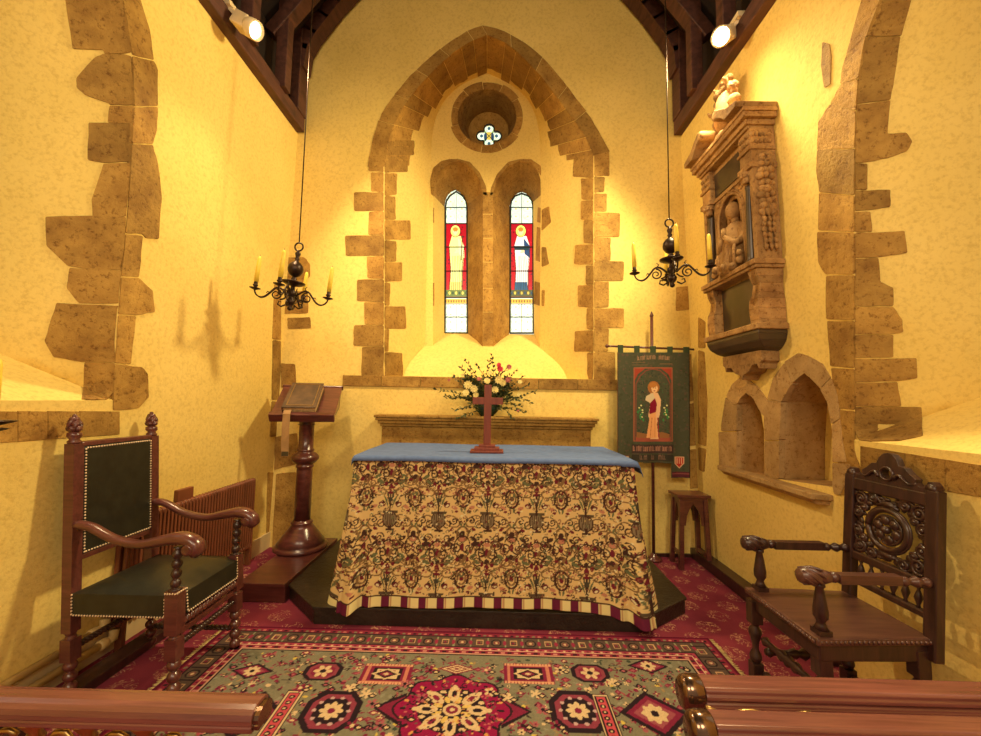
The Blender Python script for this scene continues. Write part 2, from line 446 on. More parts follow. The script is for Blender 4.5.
# stone dressings of the recess
st = MB()
ol = lambda y: 383.5; orr = lambda y: 594.3
yl = [155, 172, 192, 211, 235, 256, 279, 302, 325, 346, 378]; xo = [369, 371, 354, 369, 345, 367, 357, 364, 354, 362]
stones(st, lambda x, y: atY(x, y, D-.004), rows(yl, ol, xo), (0, .03, 0))
yr = [150, 176, 193, 212, 237, 261, 281, 308, 328, 352, 389]; xo = [609, 605, 607, 620, 611, 624, 609, 624, 609, 615]
stones(st, lambda x, y: atY(x, y, D-.004), rows(yr, orr, xo), (0, .03, 0))
nl = Vector((YI-D, -(il.x-ojl[0].x), 0)).normalized(); nr = Vector((-(YI-D), (ir.x-ojr[-1].x), 0)).normalized()
yl = [140, 156, 173, 196, 220, 240, 262, 282, 306, 329, 352, 377]; xo = [414, 407, 397, 395, 410, 396, 402, 390, 405, 389, 402]
WT = BVHTree.FromPolygons(wall.v, wall.f)
cast_stones(st, WT, rows(yl, lambda y: 384.6, xo), lambda n: n.x > .3)
yr = [155, 178, 200, 220, 244, 265, 285, 308, 330, 352, 385]; xo = [574, 581, 581, 584, 575, 586, 578, 587, 575, 587]
cast_stones(st, WT, rows(yr, lambda y: 593.4, xo), lambda n: n.x < -.3)
FACE = cat([atY(x, y, D) for x, y in [(368, 167), (376, 130), (387, 106), (411, 76), (441, 49), (465, 33), (482, 26)]], 25)[:-1]+cat([atY(x, y, D) for x, y in [(482, 26), (502, 31), (530, 47), (554, 71), (573, 95), (594, 124), (609, 152)]], 25)
AA = cat(o3(OUTA_L), 25)[:-1]+cat(o3(OUTA_R), 25); BB = cat(i3(INA_L), 25)[:-1]+cat(i3(INA_R), 25)
cuts = [0, 6, 10, 14, 18, 22, 24, 28, 33, 38, 42, 48]
for k in range(len(cuts)-1):
    a, b = cuts[k], cuts[k+1]
    gr = [[AA[i].lerp(FACE[i], t)+((AA[b]-AA[a]).normalized()*.0035*(1 if i == a else -1 if i == b else 0)) for t in (0, .5, 1+rnd.uniform(-.01, .05))] for i in range(a, b+1)]
    shell(st, gr, (0, -1, 0), .005)
ts = [.5, .46, .60, .72, .85, .78, .92, .88, .98, .84, .99, .88, .80, .86, .72, .66, .75, .58, .46]
cuts = [0, 3, 6, 9, 11, 14, 17, 20, 22, 24, 27, 29, 32, 34, 37, 40, 42, 45, 47, 48]
cen = Vector((-.08, 4.2, 3.6))
for k in range(len(cuts)-1):
    a, b = cuts[k], cuts[k+1]; t1 = ts[k]
    gr = [[AA[i].lerp(BB[i], t*t1*(1+rnd.uniform(-.03, .03) if t == 1 else 1))+((AA[b]-AA[a]).normalized()*.003*(1 if i == a else -1 if i == b else 0)) for t in (0, .33, .66, 1)] for i in range(a, b+1)]
    m = (AA[(a+b)//2]); nn = (cen-m); nn.y = 0; nn.normalize(); shell(st, gr, nn+Vector((0, -.5, 0)), .005)
# stone of the window pair: soffits, pier, oculus
lf = MB()
for X, Y in ((LF, LB), (RF, RB)): lf.loft([p+(Y[i]-p).normalized()*.0 for i, p in enumerate(X[1:9])], Y[1:9], seg=3)
lf.loft(LF[8:], LB[8:]); lf.loft(RF[:2], RB[:2])
lf.loft(O1, O2, True, True, 2)
lf.build('splayed_stone', STONE, wallo)
pl_ = MB(); pl_.loft(LF[:2], LB[:2]); pl_.loft(RF[8:], RB[8:]); pl_.build('plaster_jamb', PLASTER, wallo)
for (x0, x1, y0, y1) in ((433, 441, 208, 223), (435, 441, 228, 262), (433, 441, 283, 306)):
    a = [atY(433, y, YI) for y in (y0, y1)]; b = [atY(441, y, YG) for y in (y0-2, y1-2)]
    t0 = (x0-433)/8; shell(st, [[a[k].lerp(b[k], t) for t in (t0, .5+t0/2, 1)] for k in (0, 1)], (1, -.3, 0), .004)
    a = [atY(541, y, YI) for y in (y0, y1)]; b = [atY(534, y, YG) for y in (y0-2, y1-2)]
    shell(st, [[a[k].lerp(b[k], t) for t in (0, .5, 1)] for k in (0, 1)], (-1, -.3, 0), .004)
stones(st, lambda x, y: PL(x, y, ojr[-1]+nr*.004, nr), [[(541.5, 210), (549, 206), (551, 222), (541.5, 231)], [(541.5, 247), (546, 247), (549, 264), (541.5, 267)], [(541.5, 290), (545, 290), (544, 306), (541.5, 306)]], -nr*.02, .004)
pf = lambda x, y: atY(x, y, YI-.004)
yy = [192, 214, 238, 262, 288, 312, 346]
for a, b in zip(yy, yy[1:]): st.prism(jit([pf(483, a+.3), pf(493, a+.3), pf(493, b-.3), pf(483, b-.3)], .002, 1), (0, .02, 0))
# heads of the two lancets and the ring of the oculus
stones(st, pf, [[(431, 194), (430, 180), (433, 168), (441, 161), (450, 159), (459, 159), (459, 161), (450, 163), (440, 170), (434.5, 182), (433.5, 196)],
                [(459, 159), (470, 162), (480, 173), (486, 186), (487, 196), (483, 194), (479, 178), (470, 166), (459, 161)],
                [(520, 159), (508, 162), (497, 174), (491, 188), (490, 196), (493, 194), (497, 179), (507, 167), (520, 161)],
                [(520, 159), (531, 159), (541, 166), (541, 176), (538, 171), (531, 163), (520, 161)]], (0, .02, 0), .002)
n = 11
for k in range(n):
    a0, a1 = 2*PI*k/n+.01, 2*PI*(k+1)/n-.01
    rr = 39/F*YI*(1+rnd.uniform(-.035, .03))
    gr = [[Vector((oc.x+r*math.cos(a), YI, oc.z+r*math.sin(a))) for r in (orad, (orad+rr)/2, rr)] for a in [a0+(a1-a0)*i/4 for i in range(5)]]
    shell(st, gr, (0, -1, 0), .006)
# quoins beside the corners
stones(st, lambda x, y: atY(x, y, D-.004), [[(283, 257), (304, 257), (310, 264), (310, 276), (301, 285), (283, 285)], [(283, 292), (308, 291), (308, 313), (283, 314)], [(287, 318), (310, 317), (311, 328), (288, 329)],
    [(281, 363), (295, 364), (296, 386), (281, 388)], [(275, 437), (297, 433), (300, 463), (274, 470)], [(276, 474), (296, 472), (297, 500), (290, 548), (272, 549)],
    [(676, 287), (706, 284), (706, 308), (676, 311)], [(686, 356), (697, 352), (698, 400), (687, 402)], [(689, 404), (697, 402), (698, 445), (688, 446)], [(689, 450), (698, 449), (699, 488), (690, 489)]], (0, .03, 0))
sto = st.build('stone_dressing', STONE, wallo)
# string course under the recess
sc_ = MB(); L_, R_ = atY(343, 377, D).x, atY(617, 381, D).x
for k in range(7):
    a = L_+(R_-L_)*k/7+.002; b = L_+(R_-L_)*(k+1)/7-.002
    sc_.box((a, D-.014, SZ-.100), (b, D+.04, SZ+.001)); 
sc_.build('string_course', STONE, wallo, bevel=.003)

# ---- glass
DYE[0] = C
def canv(x0, y0, x1, y1, step, col): return Cv(x0, y0, x1, y1, step, col)
def onY(y):
    def f(X, Y):
        d = CF[None, None]+CR[None, None]*((X-490.5)/F)[..., None]-CU[None, None]*((Y-368)/F)[..., None]
        return CC+d*(y/d[..., 1])[..., None]
    return f
GLASS = mat_attr('stained_glass', .25, 1.0, 0, .5)
def glass_base(c, x0, x1, y0, y1, seed):
    r = random.Random(seed)
    for i in range(260):
        c.ell(r.uniform(x0, x1), r.uniform(y0, y1), r.uniform(.3, 1.4), r.uniform(.3, 1.2), r.choice([(235, 250, 235), (205, 235, 215), (190, 222, 225), (225, 240, 190), (215, 230, 240)]))
def lancet(n, x0, x1, top, figure):
    w = x1-x0; cx = (x0+x1)/2; BK = (30, 34, 26)
    c = canv(x0-4, 184, x1+4, 336, .22, (225, 245, 225)); glass_base(c, x0, x1, 186, 336, n)
    for (yy0, yy1) in ((190, 224), (303, 333)):
        for yy in np.arange(yy0+4, yy1, 7.5):
            for sx in (-1, 1):
                c.ell(cx+sx*w*.24, yy, w*.17, 3.1, (150, 185, 175), 0, .5); c.ell(cx+sx*w*.24, yy, 1.0, 1.0, (225, 205, 140))
    # the picture between 224 and 297
    c.rect(x0, 224, x1, 297, (165, 12, 30))
    r = random.Random(n+5)
    for i in range(60): c.ell(r.uniform(x0, x1), r.uniform(225, 288), .8, .8, r.choice([(120, 8, 26), (200, 25, 40), (90, 10, 40)]))
    figure(c, cx, w)
    c.rect(x0, 299, x1, 303.2, (215, 165, 50)); 
    for k in range(9): c.rect(x0+w*(k+.3)/9, 300, x0+w*(k+.7)/9, 302.2, (120, 80, 20))
    # borders and leads
    for xx in (x0+1.6, x1-1.6): c.line([(xx, top+6), (xx, 333)], .45, BK)
    for k in range(44):
        for xx in (x0+.8, x1-.8): c.ell(xx, 200+k*3.1, .5, .8, [(200, 215, 170), (120, 160, 150)][k % 2])
    for yy in (207.5, 223.5, 247, 271, 297.5, 304, 317): c.line([(x0, yy), (x1, yy)], .9, BK)
    for yy0, yy1 in ((top, 223), (304, 333)): c.line([(cx, yy0), (cx, yy1)], .6, BK)
    arch = [(x0+.8, 208), (x0+2, 201), (x0+w*.22, 196), (cx, top+1.5), (x1-w*.22, 196), (x1-2, 201), (x1-.8, 208)]
    c.line([(x0+.6, 333), (x0+.6, 207)], .9, BK); c.line([(x1-.6, 333), (x1-.6, 207)], .9, BK); c.line(arch, 1.2, BK)
    o = c.mesh('window_%d' % n, onY(YG+.01), GLASS, None, False); o['kind'] = 'structure'
    fr = MB()
    P = [atY(x, y, YG+.004) for x, y in [(x0+.3, 333)]+arch+[(x1-.3, 333)]]
    fr.tube(P, .011, 6); fr.tube([P[0], P[-1]], .011, 6)
    for yy in (207.5, 223.5, 247, 271, 297.5, 317): fr.tube([atY(x0, yy, YG), atY(x1, yy, YG)], .006, 5)
    fr.build('window_frame', LEAD, o)
def robed(c, cx, w, robe, cloak, under, halo=(245, 215, 120)):
    BK = (40, 36, 20); k = w/27
    c.poly([(cx-8*k, 246), (cx-5*k, 236), (cx+5*k, 236), (cx+9*k, 247), (cx+8*k, 262), (cx+6*k, 292), (cx-7*k, 292), (cx-6*k, 268)], robe)
    c.poly([(cx+2*k, 238), (cx+9*k, 246), (cx+9*k, 258), (cx+3*k, 254)], cloak)
    c.poly([(cx-7*k, 282), (cx+6*k, 282), (cx+7*k, 293), (cx-8*k, 293)], under)
    c.ell(cx-1*k, 231, 5.6*k, 6, halo); c.ell(cx-1*k, 231, 5.6*k, 6, BK, 0, .5)
    c.ell(cx-1*k, 231.5, 2.7*k, 3.6, (240, 205, 160)); c.ell(cx-1*k, 229.3, 2.9*k, 2, (190, 130, 50))
    for a in (-.6, .6): c.ell(cx-1*k+a*1.8*k, 231.3, .35, .3, BK)
    c.ell(cx, 251, 3*k, 2.2, (240, 210, 165)); c.ell(cx-4*k, 250, 3.6*k, 2.2, robe, .4)
    for t in (-5, -3, -1, 1.5, 3.5, 5.5): c.line([(cx+t*.8*k, 256), (cx+(t*.95+.6)*k, 270), (cx+t*1.1*k, 291)], .45, BK)
    c.line([(cx-8*k, 247), (cx-6.5*k, 268), (cx-8*k, 292)], .6, BK); c.line([(cx+9*k, 247), (cx+7*k, 264), (cx+7*k, 292)], .6, BK)
def fig1(c, cx, w):
    robed(c, cx, w, (225, 232, 150), (235, 235, 175), (215, 205, 110))
    c.line([(cx+6, 236), (cx+5, 260)], .9, (60, 60, 40)); c.rect(cx-12, 290, cx+12, 296.5, (90, 110, 50))
    for k in range(7): c.ell(cx-10+k*3.3, 293, 1, 1.6, (225, 205, 90) if k % 2 else (40, 70, 40))
def fig2(c, cx, w):
    robed(c, cx, w, (238, 240, 232), (40, 70, 110), (30, 85, 120), (245, 225, 110))
    c.poly([(cx-8, 246), (cx+8, 246), (cx+7, 250), (cx-7, 250)], (30, 55, 60)); c.rect(cx-12, 290, cx+12, 296.5, (70, 75, 40))
    for k in range(7): c.ell(cx-10+k*3.3, 293, 1, 1.6, (200, 180, 70) if k % 2 else (30, 60, 80))
lancet(1, 444.5, 468, 190, fig1); lancet(2, 509.5, 534, 192, fig2)
# quatrefoil: stone plate with the foiled opening, glass behind it
qc = atY(489, 136, OCY); s_ = OCY/F
Q = []
for k in range(4):
    a0 = PI/2*k+PI/4
    for i in range(9):
        t = a0-PI/2+ (i/8-.5)*PI*1.25+PI/2
        Q.append(Vector((qc.x+s_*(7.6*math.cos(a0-PI/4)+5.4*math.cos(a0-PI/4+(i/8-.5)*PI*1.2)), OCY, qc.z+s_*(7.6*math.sin(a0-PI/4)+5.4*math.sin(a0-PI/4+(i/8-.5)*PI*1.2)))))
tp = MB(); tp.plate([p+(p-oc2)*.15 for p in O2], [Q], (0, .03, 0)); tp.build('foiled_stone', STONE, wallo)
c = canv(472, 118, 506, 154, .22, (225, 245, 225)); glass_base(c, 474, 504, 120, 152, 9)
for a, b in ((0, 1), (1, 0), (0, -1), (-1, 0)):
    c.ell(489+a*7.5, 136+b*7.5, 4.6, 4.6, (170, 200, 120), 0, .7); c.ell(489+a*7.5, 136+b*7.5, 1.6, 1.6, (60, 95, 110))
c.ell(489, 136, 4, 4, (215, 190, 80)); c.ell(485.5, 137, 1.6, 4, (40, 70, 95)); c.ell(492.5, 137, 1.6, 4, (40, 70, 95))
for a in (0, PI/2): c.line([(489-14*math.cos(a+PI/4), 136-14*math.sin(a+PI/4)), (489+14*math.cos(a+PI/4), 136+14*math.sin(a+PI/4))], .7, (30, 34, 26))
o = c.mesh('window_3', onY(OCY+.035), GLASS, None, False); o['kind'] = 'structure'
m = MB(); m.tube(Q, .009, 6, True); m.build('window_frame', LEAD, o)

DYE[0] = U
# ---- side walls with their window embrasures
def side(name, at, xf, sgn, arris, sill_z, near_y, slope_px, niches, wn):
    far = [at(*p) for p in arris]; cy = near_y
    far[0].z = sill_z; far[0].x = xf(sill_z)
    top = [(far[-1].y-.17, far[-1].z+.2), (far[-1].y-.40, far[-1].z+.36), (cy, far[-1].z+.46)]
    half = [Vector((xf(p.z), p.y, p.z)) for p in far]+[Vector((xf(z), y, z)) for y, z in top]
    half = cat(half, 26); other = [Vector((p.x, 2*cy-p.y, p.z)) for p in reversed(half[:-1])]
    O = half+other
    dep = .62; I = []
    for p in O:
        I.append(Vector((p.x+sgn*dep, cy+(p.y-cy)*.66, (p.z-sill_z)*.93+sill_z)))
    rise = .34; I[0].z = I[-1].z = sill_z+rise
    w = MB(); y1 = D+.02; y0 = -1.3; zt = 4.14
    w.face([Vector((xf(-.05), y0, -.05)), Vector((xf(-.05), y1, -.05)), Vector((xf(zt), y1, zt)), Vector((xf(zt), y0, zt))], [O]+[n[0] for n in niches])
    w.loft(O, I, smooth=True, seg=4)
    w.face([O[0], O[-1], I[-1], I[0]])
    for n_ in niches:
        w.face(n_[1])
    wo = w.build(name, PLASTER, None, kind='structure')
    g = MB(); g.face([p+Vector((sgn*.02, 0, 0)) for p in I]); 
    go = g.build('window_%d' % wn, DAYGL, None, kind='structure')
    fr = MB(); fr.tube([p+Vector((sgn*.005, 0, 0)) for p in I], .015, 5, True)
    zz = sill_z+rise
    while zz < I[25].z-.1:
        ys = [p.y for p in I if abs(p.z-zz) < .12] or [cy-.3, cy+.3]
        fr.tube([Vector((I[25].x, min(ys), zz)), Vector((I[25].x, max(ys), zz))], .006, 5); zz += .22
    for k in range(-3, 4): fr.tube([Vector((I[25].x, cy+k*.11, sill_z+rise)), Vector((I[25].x, cy+k*.11, I[25].z-abs(k)*.14-.02))], .004, 5)
    fr.build('window_frame', LEAD, go)
    nj = Vector((I[3].x-O[3].x, I[3].y-O[3].y, 0)); nj = Vector((-nj.y, nj.x, 0)); nj = nj if nj.y < 0 else -nj
    return wo, O, I, BVHTree.FromPolygons(w.v, w.f)
DAYGL = mat_plain('pale_leaded_glass', (.6, .7, .66), .2, 0, .1, 8, 0, (.75, .85, .8), .5)

AL = [(113, 410), (117, 330), (124, 250), (128, 198), (132, 163), (135, 109), (132, 54), (123, 0)]
wl, OL, IL, njl = side('wall_left', atL, xl, -1, AL, 1.362, 1.42, None, [], 4)
s = MB()
ax = lambda y: float(np.interp(y, [0, 54, 109, 163, 198, 250, 330, 410], [123, 132, 135, 132, 128, 124, 117, 113]))
cast_stones(s, njl, [
    [(124, 0), (133, 54), (105, 54), (103, 50), (73, 49), (66, 2), (64, -14), (118, -14)],
    [(104, 54), (133, 55), (134.5, 105), (110, 105), (108, 103), (85, 95), (77, 88), (77, 78), (95, 58)],
    [(110, 106), (134.5, 106), (134, 124), (108, 123)], [(89, 123), (134, 124), (132, 162), (104, 163), (88, 160)],
    [(104, 164), (131.5, 163), (127, 216), (93, 220), (92, 200)],
    [(93, 216), (126, 217), (122.5, 270), (93, 270), (68, 266), (47, 246), (46, 217)],
    [(70, 268), (122, 271), (120, 304), (79, 303), (67, 288)],
    [(57, 303), (119.5, 306), (115, 362), (83, 362), (54, 357), (45, 341), (52, 318)],
    [(85, 362), (115, 363), (113, 408), (80, 408), (84, 385)]], lambda n: n.x < .85)
fl_ = lambda x, y: atL(x, y, .005)
stones(s, fl_, [
    [(118, -14), (138, -12), (144, 11), (150, 30), (154, 60), (133, 55), (123.5, 0)],
    [(133, 56), (154, 61), (158, 70), (158, 106), (135, 106)],
    [(135, 107), (158, 107), (157, 130), (153, 144), (132.5, 143)],
    [(132.5, 144), (153, 145), (158, 163), (162, 198), (159, 239), (146, 238), (143, 234), (126, 233), (129, 198)],
    [(126, 234), (143, 236), (139, 277), (122, 276)], [(122, 277), (139, 278), (153, 291), (155, 312), (137, 315), (119, 314)],
    [(119, 315), (136, 316), (131, 364), (115.5, 363)], [(115, 364), (142, 367), (148, 374), (149, 397), (139, 408), (113.5, 410)]], (-.03, 0, 0), .008)
for a, b in ((-40, 18), (18, 48), (48, 80), (80, 120)):
    s.prism([fl_(a+.3, 411), fl_(b-.3, 411.5), fl_(b-.3, 437+(80-b)*.07), fl_(a+.3, 437+(80-a)*.07)], (-.03, 0, 0))
stones(s, fl_, [[(275, 282), (281.5, 285), (281, 340), (272.5, 339)], [(273, 340), (281, 341), (280, 400), (272, 400)], [(272, 401), (280, 402), (278, 436), (270, 437)], [(268, 472), (276, 473), (273, 548), (266, 549)]], (-.03, 0, 0), .004)
s.build('stone_dressing', STONE, wl)

# right wall: window and the pair of pointed niches
NIN1 = [(736.5, 472), (737, 404), (740, 398), (746, 393), (753, 398), (761, 413), (764, 430), (764.5, 476)]
NIN2 = [(779, 479), (779, 440), (781, 402), (790, 386), (804, 373), (818, 384), (827, 402), (832, 430), (832.5, 487)]
def niche(l, dep=.26):
    f = [atR(*p) for p in l]; b = [p+Vector((dep, 0, 0)) for p in f]; return f, b
n1 = niche(NIN1, .24); n2 = niche(NIN2, .30)
AR = [(854, 446), (854, 400), (854, 300), (854, 179), (856, 120), (858, 78), (866, 35), (879, 0)]
wr, OR_, IR, njr = side('wall_right', atR, xr, 1, AR, 1.225, 1.32, None, [n1, n2], 5)
s = MB(); fr_ = lambda x, y: atR(x, y, .005)
cast_stones(s, njr, [
    [(866, 36), (880, -2), (884, -14), (917, -16), (911, 0), (901, 36)], [(858, 78), (866, 37), (900, 37), (894, 78), (890, 100), (857, 104)],
    [(856.5, 105), (890, 101), (887, 134), (906, 133), (912, 142), (907, 151), (888, 158), (867, 162), (855, 163)],
    [(855, 164), (867, 164), (867, 190), (855, 190)], [(855, 191), (890, 190), (890, 207), (870, 210), (855, 211)], [(855, 212), (870, 212), (872, 232), (855, 232)],
    [(855, 233), (872, 233), (904, 231), (907, 253), (880, 257), (855, 258)], [(855, 259), (878, 258), (880, 282), (893, 288), (893, 306), (855, 306)],
    [(855, 307), (893, 307), (902, 320), (903, 332), (893, 334), (855, 334)], [(855, 335), (893, 335), (893, 357), (855, 358)],
    [(855, 359), (916, 358), (917, 378), (897, 381), (855, 382)], [(855, 383), (897, 382), (901, 406), (855, 406)],
    [(855, 407), (921, 407), (923, 436), (900, 441), (855, 442)]], lambda n: n.x > -.85)
stones(s, fr_, [
    [(880, -2), (866, 36), (846, 55), (855, 22), (863, -6)], [(865, 37), (857.5, 78), (840, 84), (842, 68), (846, 55)], [(857, 79), (855.5, 110), (830, 104), (841, 84)],
    [(855, 111), (854, 148), (817, 150), (818, 122), (830, 104)], [(854, 149), (853.5, 195), (819, 192), (816, 170), (817, 150)], [(853.5, 196), (853.5, 232), (818, 230), (819, 193)],
    [(853.5, 233), (853.5, 274), (825, 274), (818, 262), (817, 232)], [(853.5, 275), (853.5, 320), (826, 319), (826, 276)], [(853.5, 321), (853.5, 368), (830, 366), (827, 321)],
    [(853.5, 369), (853.5, 410), (835, 408), (831, 368)], [(853.5, 411), (853.5, 450), (860, 470), (850, 496), (838, 494), (838, 428), (835, 410)]], (.03, 0, 0), .008)
for a, b in ((860, 905), (905, 945), (945, 990), (990, 1040)):
    t = lambda x: 446+(x-860)*.160; q = lambda x: 476+(x-860)*.172
    s.prism([fr_(a+.3, t(a)), fr_(b-.3, t(b)), fr_(b-.3, q(b)), fr_(a+.3, q(a))], (.03, 0, 0))
stones(s, fr_, [[(822, 42), (829, 44), (831, 56), (830, 84), (824, 88), (821, 66)], [(698, 350), (704, 352), (707, 400), (706, 446), (698, 444)], [(698, 447), (706, 449), (704, 472), (699, 470)], [(698, 317), (705, 322), (705, 348), (698, 348)]], (.03, 0, 0), .003)
s.build('stone_dressing', STONE, wr)
# pale surrounds of the niches
s = MB()
sur = [
    [(741.5, 376), (732, 384), (726, 396), (731, 404), (737, 404), (740, 398), (746, 393), (746, 378)],
    [(725.5, 397), (721, 425), (721, 431), (736.6, 431), (737, 405), (731, 404)], [(718.5, 432), (736.5, 432), (736.5, 472), (727, 470), (719, 467)],
    [(746, 378), (757, 386), (767, 400), (764, 416), (761, 413), (753, 398), (746, 393)],
    [(767, 400), (781, 402), (779.5, 432), (779, 440), (764.3, 440), (764, 417)], [(764.3, 441), (779, 441), (779, 479), (764.5, 476)],
    [(767, 399), (773, 378), (784, 363), (792, 384), (790, 386), (781, 402)], [(784, 362), (798, 353), (808, 356), (806, 374), (804, 373), (792, 383)],
    [(808, 356), (822, 364), (830, 378), (820, 388), (806, 374)], [(831, 378), (837, 396), (840, 418), (831, 424), (827, 402), (820, 389)],
    [(840, 419), (842, 440), (846, 462), (832.3, 462), (832, 430), (831.5, 425)], [(832.3, 463), (850, 464), (848, 478), (840, 495), (834, 494), (832.5, 487)]]
stones(s, lambda x, y: atR(x, y, .008), sur, (.04, 0, 0), .002)
for f, b in (n1, n2): s.loft(f, b, False, False); s.face([f[0], f[-1], b[-1], b[0]])
s.build('niche_surround', PALE, wr)
s = MB()
f, b = n2; bx = b[0].x-.004
stones(s, lambda x, y: PL(x, y, (b[0].x-.006, 0, 0), NR), [[(770, 470), (770, 376), (808, 376), (800, 398), (800, 420), (806, 436), (811, 450), (811, 478)]], (.01, 0, 0), .003)
stones(s, lambda x, y: PL(x, y, (n1[1][0].x-.006, 0, 0), NR), [[(728, 468), (728, 396), (758, 396), (756, 418), (762, 434), (762, 470)]], (.01, 0, 0), .003)
s.build('niche_backing_stone', STONE, wr)
led = MB(); a, b_ = atR(727, 471), atR(833, 486); a.z = b_.z = (a.z+b_.z)/2
led.prism([a, b_, b_+Vector((-.10, .03, 0)), a+Vector((-.09, -.02, 0))], (0, 0, -.035))
led.prism([a+Vector((0, -.02, -.036)), b_+Vector((0, .02, -.036)), b_+Vector((-.085, .05, -.036)), a+Vector((-.075, -.03, -.036))], (.03, 0, -.03))
led.build('niche_ledge', PALE, wr, bevel=.006)

# ---- floor: red figured carpet laid wall to wall
def mat_carpet():
    m, nt, b = nodes('red_figured_carpet'); v = coords(nt, (1, 1, 1))
    w = nt.nodes.new('ShaderNodeMapping'); w.inputs['Rotation'].default_value = (0, 0, PI/4); w.inputs['Scale'].default_value = (5.2, 5.2, 0.001); nt.links.new(v, w.inputs[0])
    vo = nt.nodes.new('ShaderNodeTexVoronoi'); vo.voronoi_dimensions = '2D'; vo.inputs['Randomness'].default_value = 0; vo.inputs['Scale'].default_value = 1; nt.links.new(w.outputs[0], vo.inputs['Vector'])
    n = noise(nt, v, 26, 1, .5, 1.2); rid = math_(nt, 'LESS_THAN', math_(nt, 'ABSOLUTE', math_(nt, 'SUBTRACT', n, .5)), .028)
    near = math_(nt, 'LESS_THAN', math_(nt, 'ADD', vo.outputs['Distance'], math_(nt, 'MULTIPLY', math_(nt, 'SUBTRACT', n, .5), .4)), .36)
    fac = math_(nt, 'MULTIPLY', rid, near)
    n2 = noise(nt, v, 3, 3); base = ramp(nt, n2, [(.3, U(108, 34, 42)), (.7, U(142, 52, 54))])
    c = mix(nt, math_(nt, 'MULTIPLY', fac, .85), base, U(190, 128, 84))
    n3 = noise(nt, v, 220, 2); c = mix(nt, .35, c, ramp(nt, n3, [(.35, (.5, .5, .5)), (.65, (1, 1, 1))]), 'MULTIPLY')
    nt.links.new(c, b.inputs['Base Color']); b.inputs['Roughness'].default_value = .95; b.inputs['Specular IOR Level'].default_value = .1
    bump(nt, b, n3, .4, .004); return m
CARPET = mat_carpet()
fm = MB(); fm.box((-2.2, -1.3, -.06), (2.0, D+.03, 0)); fm.build('floor', CARPET, None, kind='structure')
WHITED = mat_plain('whitewashed_stone_margin', (.66, .5, .26), .8, 0, .2, 3)
bb = MB(); bb.box((xl(0)-.01, -1.3, 0), (xl(0)+.02, D, .14)); bb.build('baseboard_left', WHITED, None, kind='structure')
bb = MB(); bb.box((xr(0)-.10, 2.35, 0), (xr(0)+.02, D, .085)); bb.build('baseboard_right', OAK, None, bevel=.005, kind='structure')
bb = MB(); bb.box((-1.98, -1.0, .001), (-1.88, 2.95, .05)); bb.build('trim_1', OAK, None, bevel=.005, kind='structure')
bb = MB(); bb.box((1.45, D-.02, 0), (xr(0)-.105, D+.01, .03)); bb.build('trim_2', OAK, None, kind='structure')

# ---- roof
rf = MB(); RZ = 4.16; e = 53*PI/180
ridge = (-.1, RZ+1.97*math.tan(e))
for sx in (-1, 1):
    x0 = xl(4.1)-.12 if sx < 0 else xr(4.1)+.12
    a = Vector((x0, -1.3, RZ+.35)); b = Vector((x0, D+.05, RZ+.35)); c = Vector((-.1, D+.05, ridge[1]+.35)); d = Vector((-.1, -1.3, ridge[1]+.35))
    rf.box((min(x0, x0-sx*.03), -1.3, RZ-.03), (max(x0, x0-sx*.03), D+.05, RZ+.62))
    n = (b-a).cross(d-a).normalized(); n = n if n.z > 0 else -n
    rf.prism([a+n*.16, b+n*.16, c+n*.16, d+n*.16], n*.03)
ceil = rf.build('ceiling', BOARD, None, kind='structure')
for sx in (-1, 1):
    x0 = xl(4.1)-.05 if sx < 0 else xr(4.1)+.05
    for y in (-.9, -.35, .2, .75, 1.3, 1.85, 2.4, 2.95, 3.45):
        r = MB(); r.beam((x0, y, RZ+.50), (-.1, y, ridge[1]+.45), .11, .13, (0, 1, 0)); r.build('rafter', BEAM, ceil, bevel=.006)
        xs = x0+sx*.0-sx*.07; zz = RZ+abs(xs-x0)*math.tan(e)
        r = MB(); r.box((min(xs, xs-sx*.10), y-.05, 4.14), (max(xs, xs-sx*.10), y+.05, 4.20+.80)); r.build('ashlar_post', BEAM, ceil, bevel=.006)
    p = MB(); xw = xl(4.1) if sx < 0 else xr(4.1)
    p.prism([(xw+sx*.1, -1.3, 4.03), (xw+sx*.1, -1.3, 4.17), (xw-sx*.075, -1.3, 4.17), (xw-sx*.075, -1.3, 4.03)], (0, D+1.3-.02, 0))
    p.build('trim_%d' % (3 if sx < 0 else 4), BEAM, None, bevel=.008, kind='structure')
    # wall post and curved brace against the gable
    p = MB(); p.box((min(xw-sx*.0, xw-sx*.085), D-.19, 4.17), (max(xw-sx*.0, xw-sx*.085), D-.02, 5.0)); p.build('wall_post', BEAM, ceil, bevel=.008)
    xa = xw-sx*.14; xa = xw-sx*.04; pts = cat([(xa+sx*.03, D-.1, 4.62), (xa-sx*.0, D-.1, 4.86), (xa-sx*.14, D-.1, 5.10), (xa-sx*.42, D-.1, 5.48), (xa-sx*.95, D-.1, 6.0), (-.1-sx*0, D-.1, 6.3)], 14)
    p = MB()
    for i in range(13):
        a, b = pts[i], pts[i+1]; p.beam(a, b+(b-a)*.12, .15, .20, (-sx*.5, 0, 1))
    p.build('arch_brace', BEAM, ceil)
cb = MB(); cb.box((-1.2, D-.2, 6.1), (1.0, D-.03, 6.3)); cb.build('collar_beam', BEAM, ceil, bevel=.01)
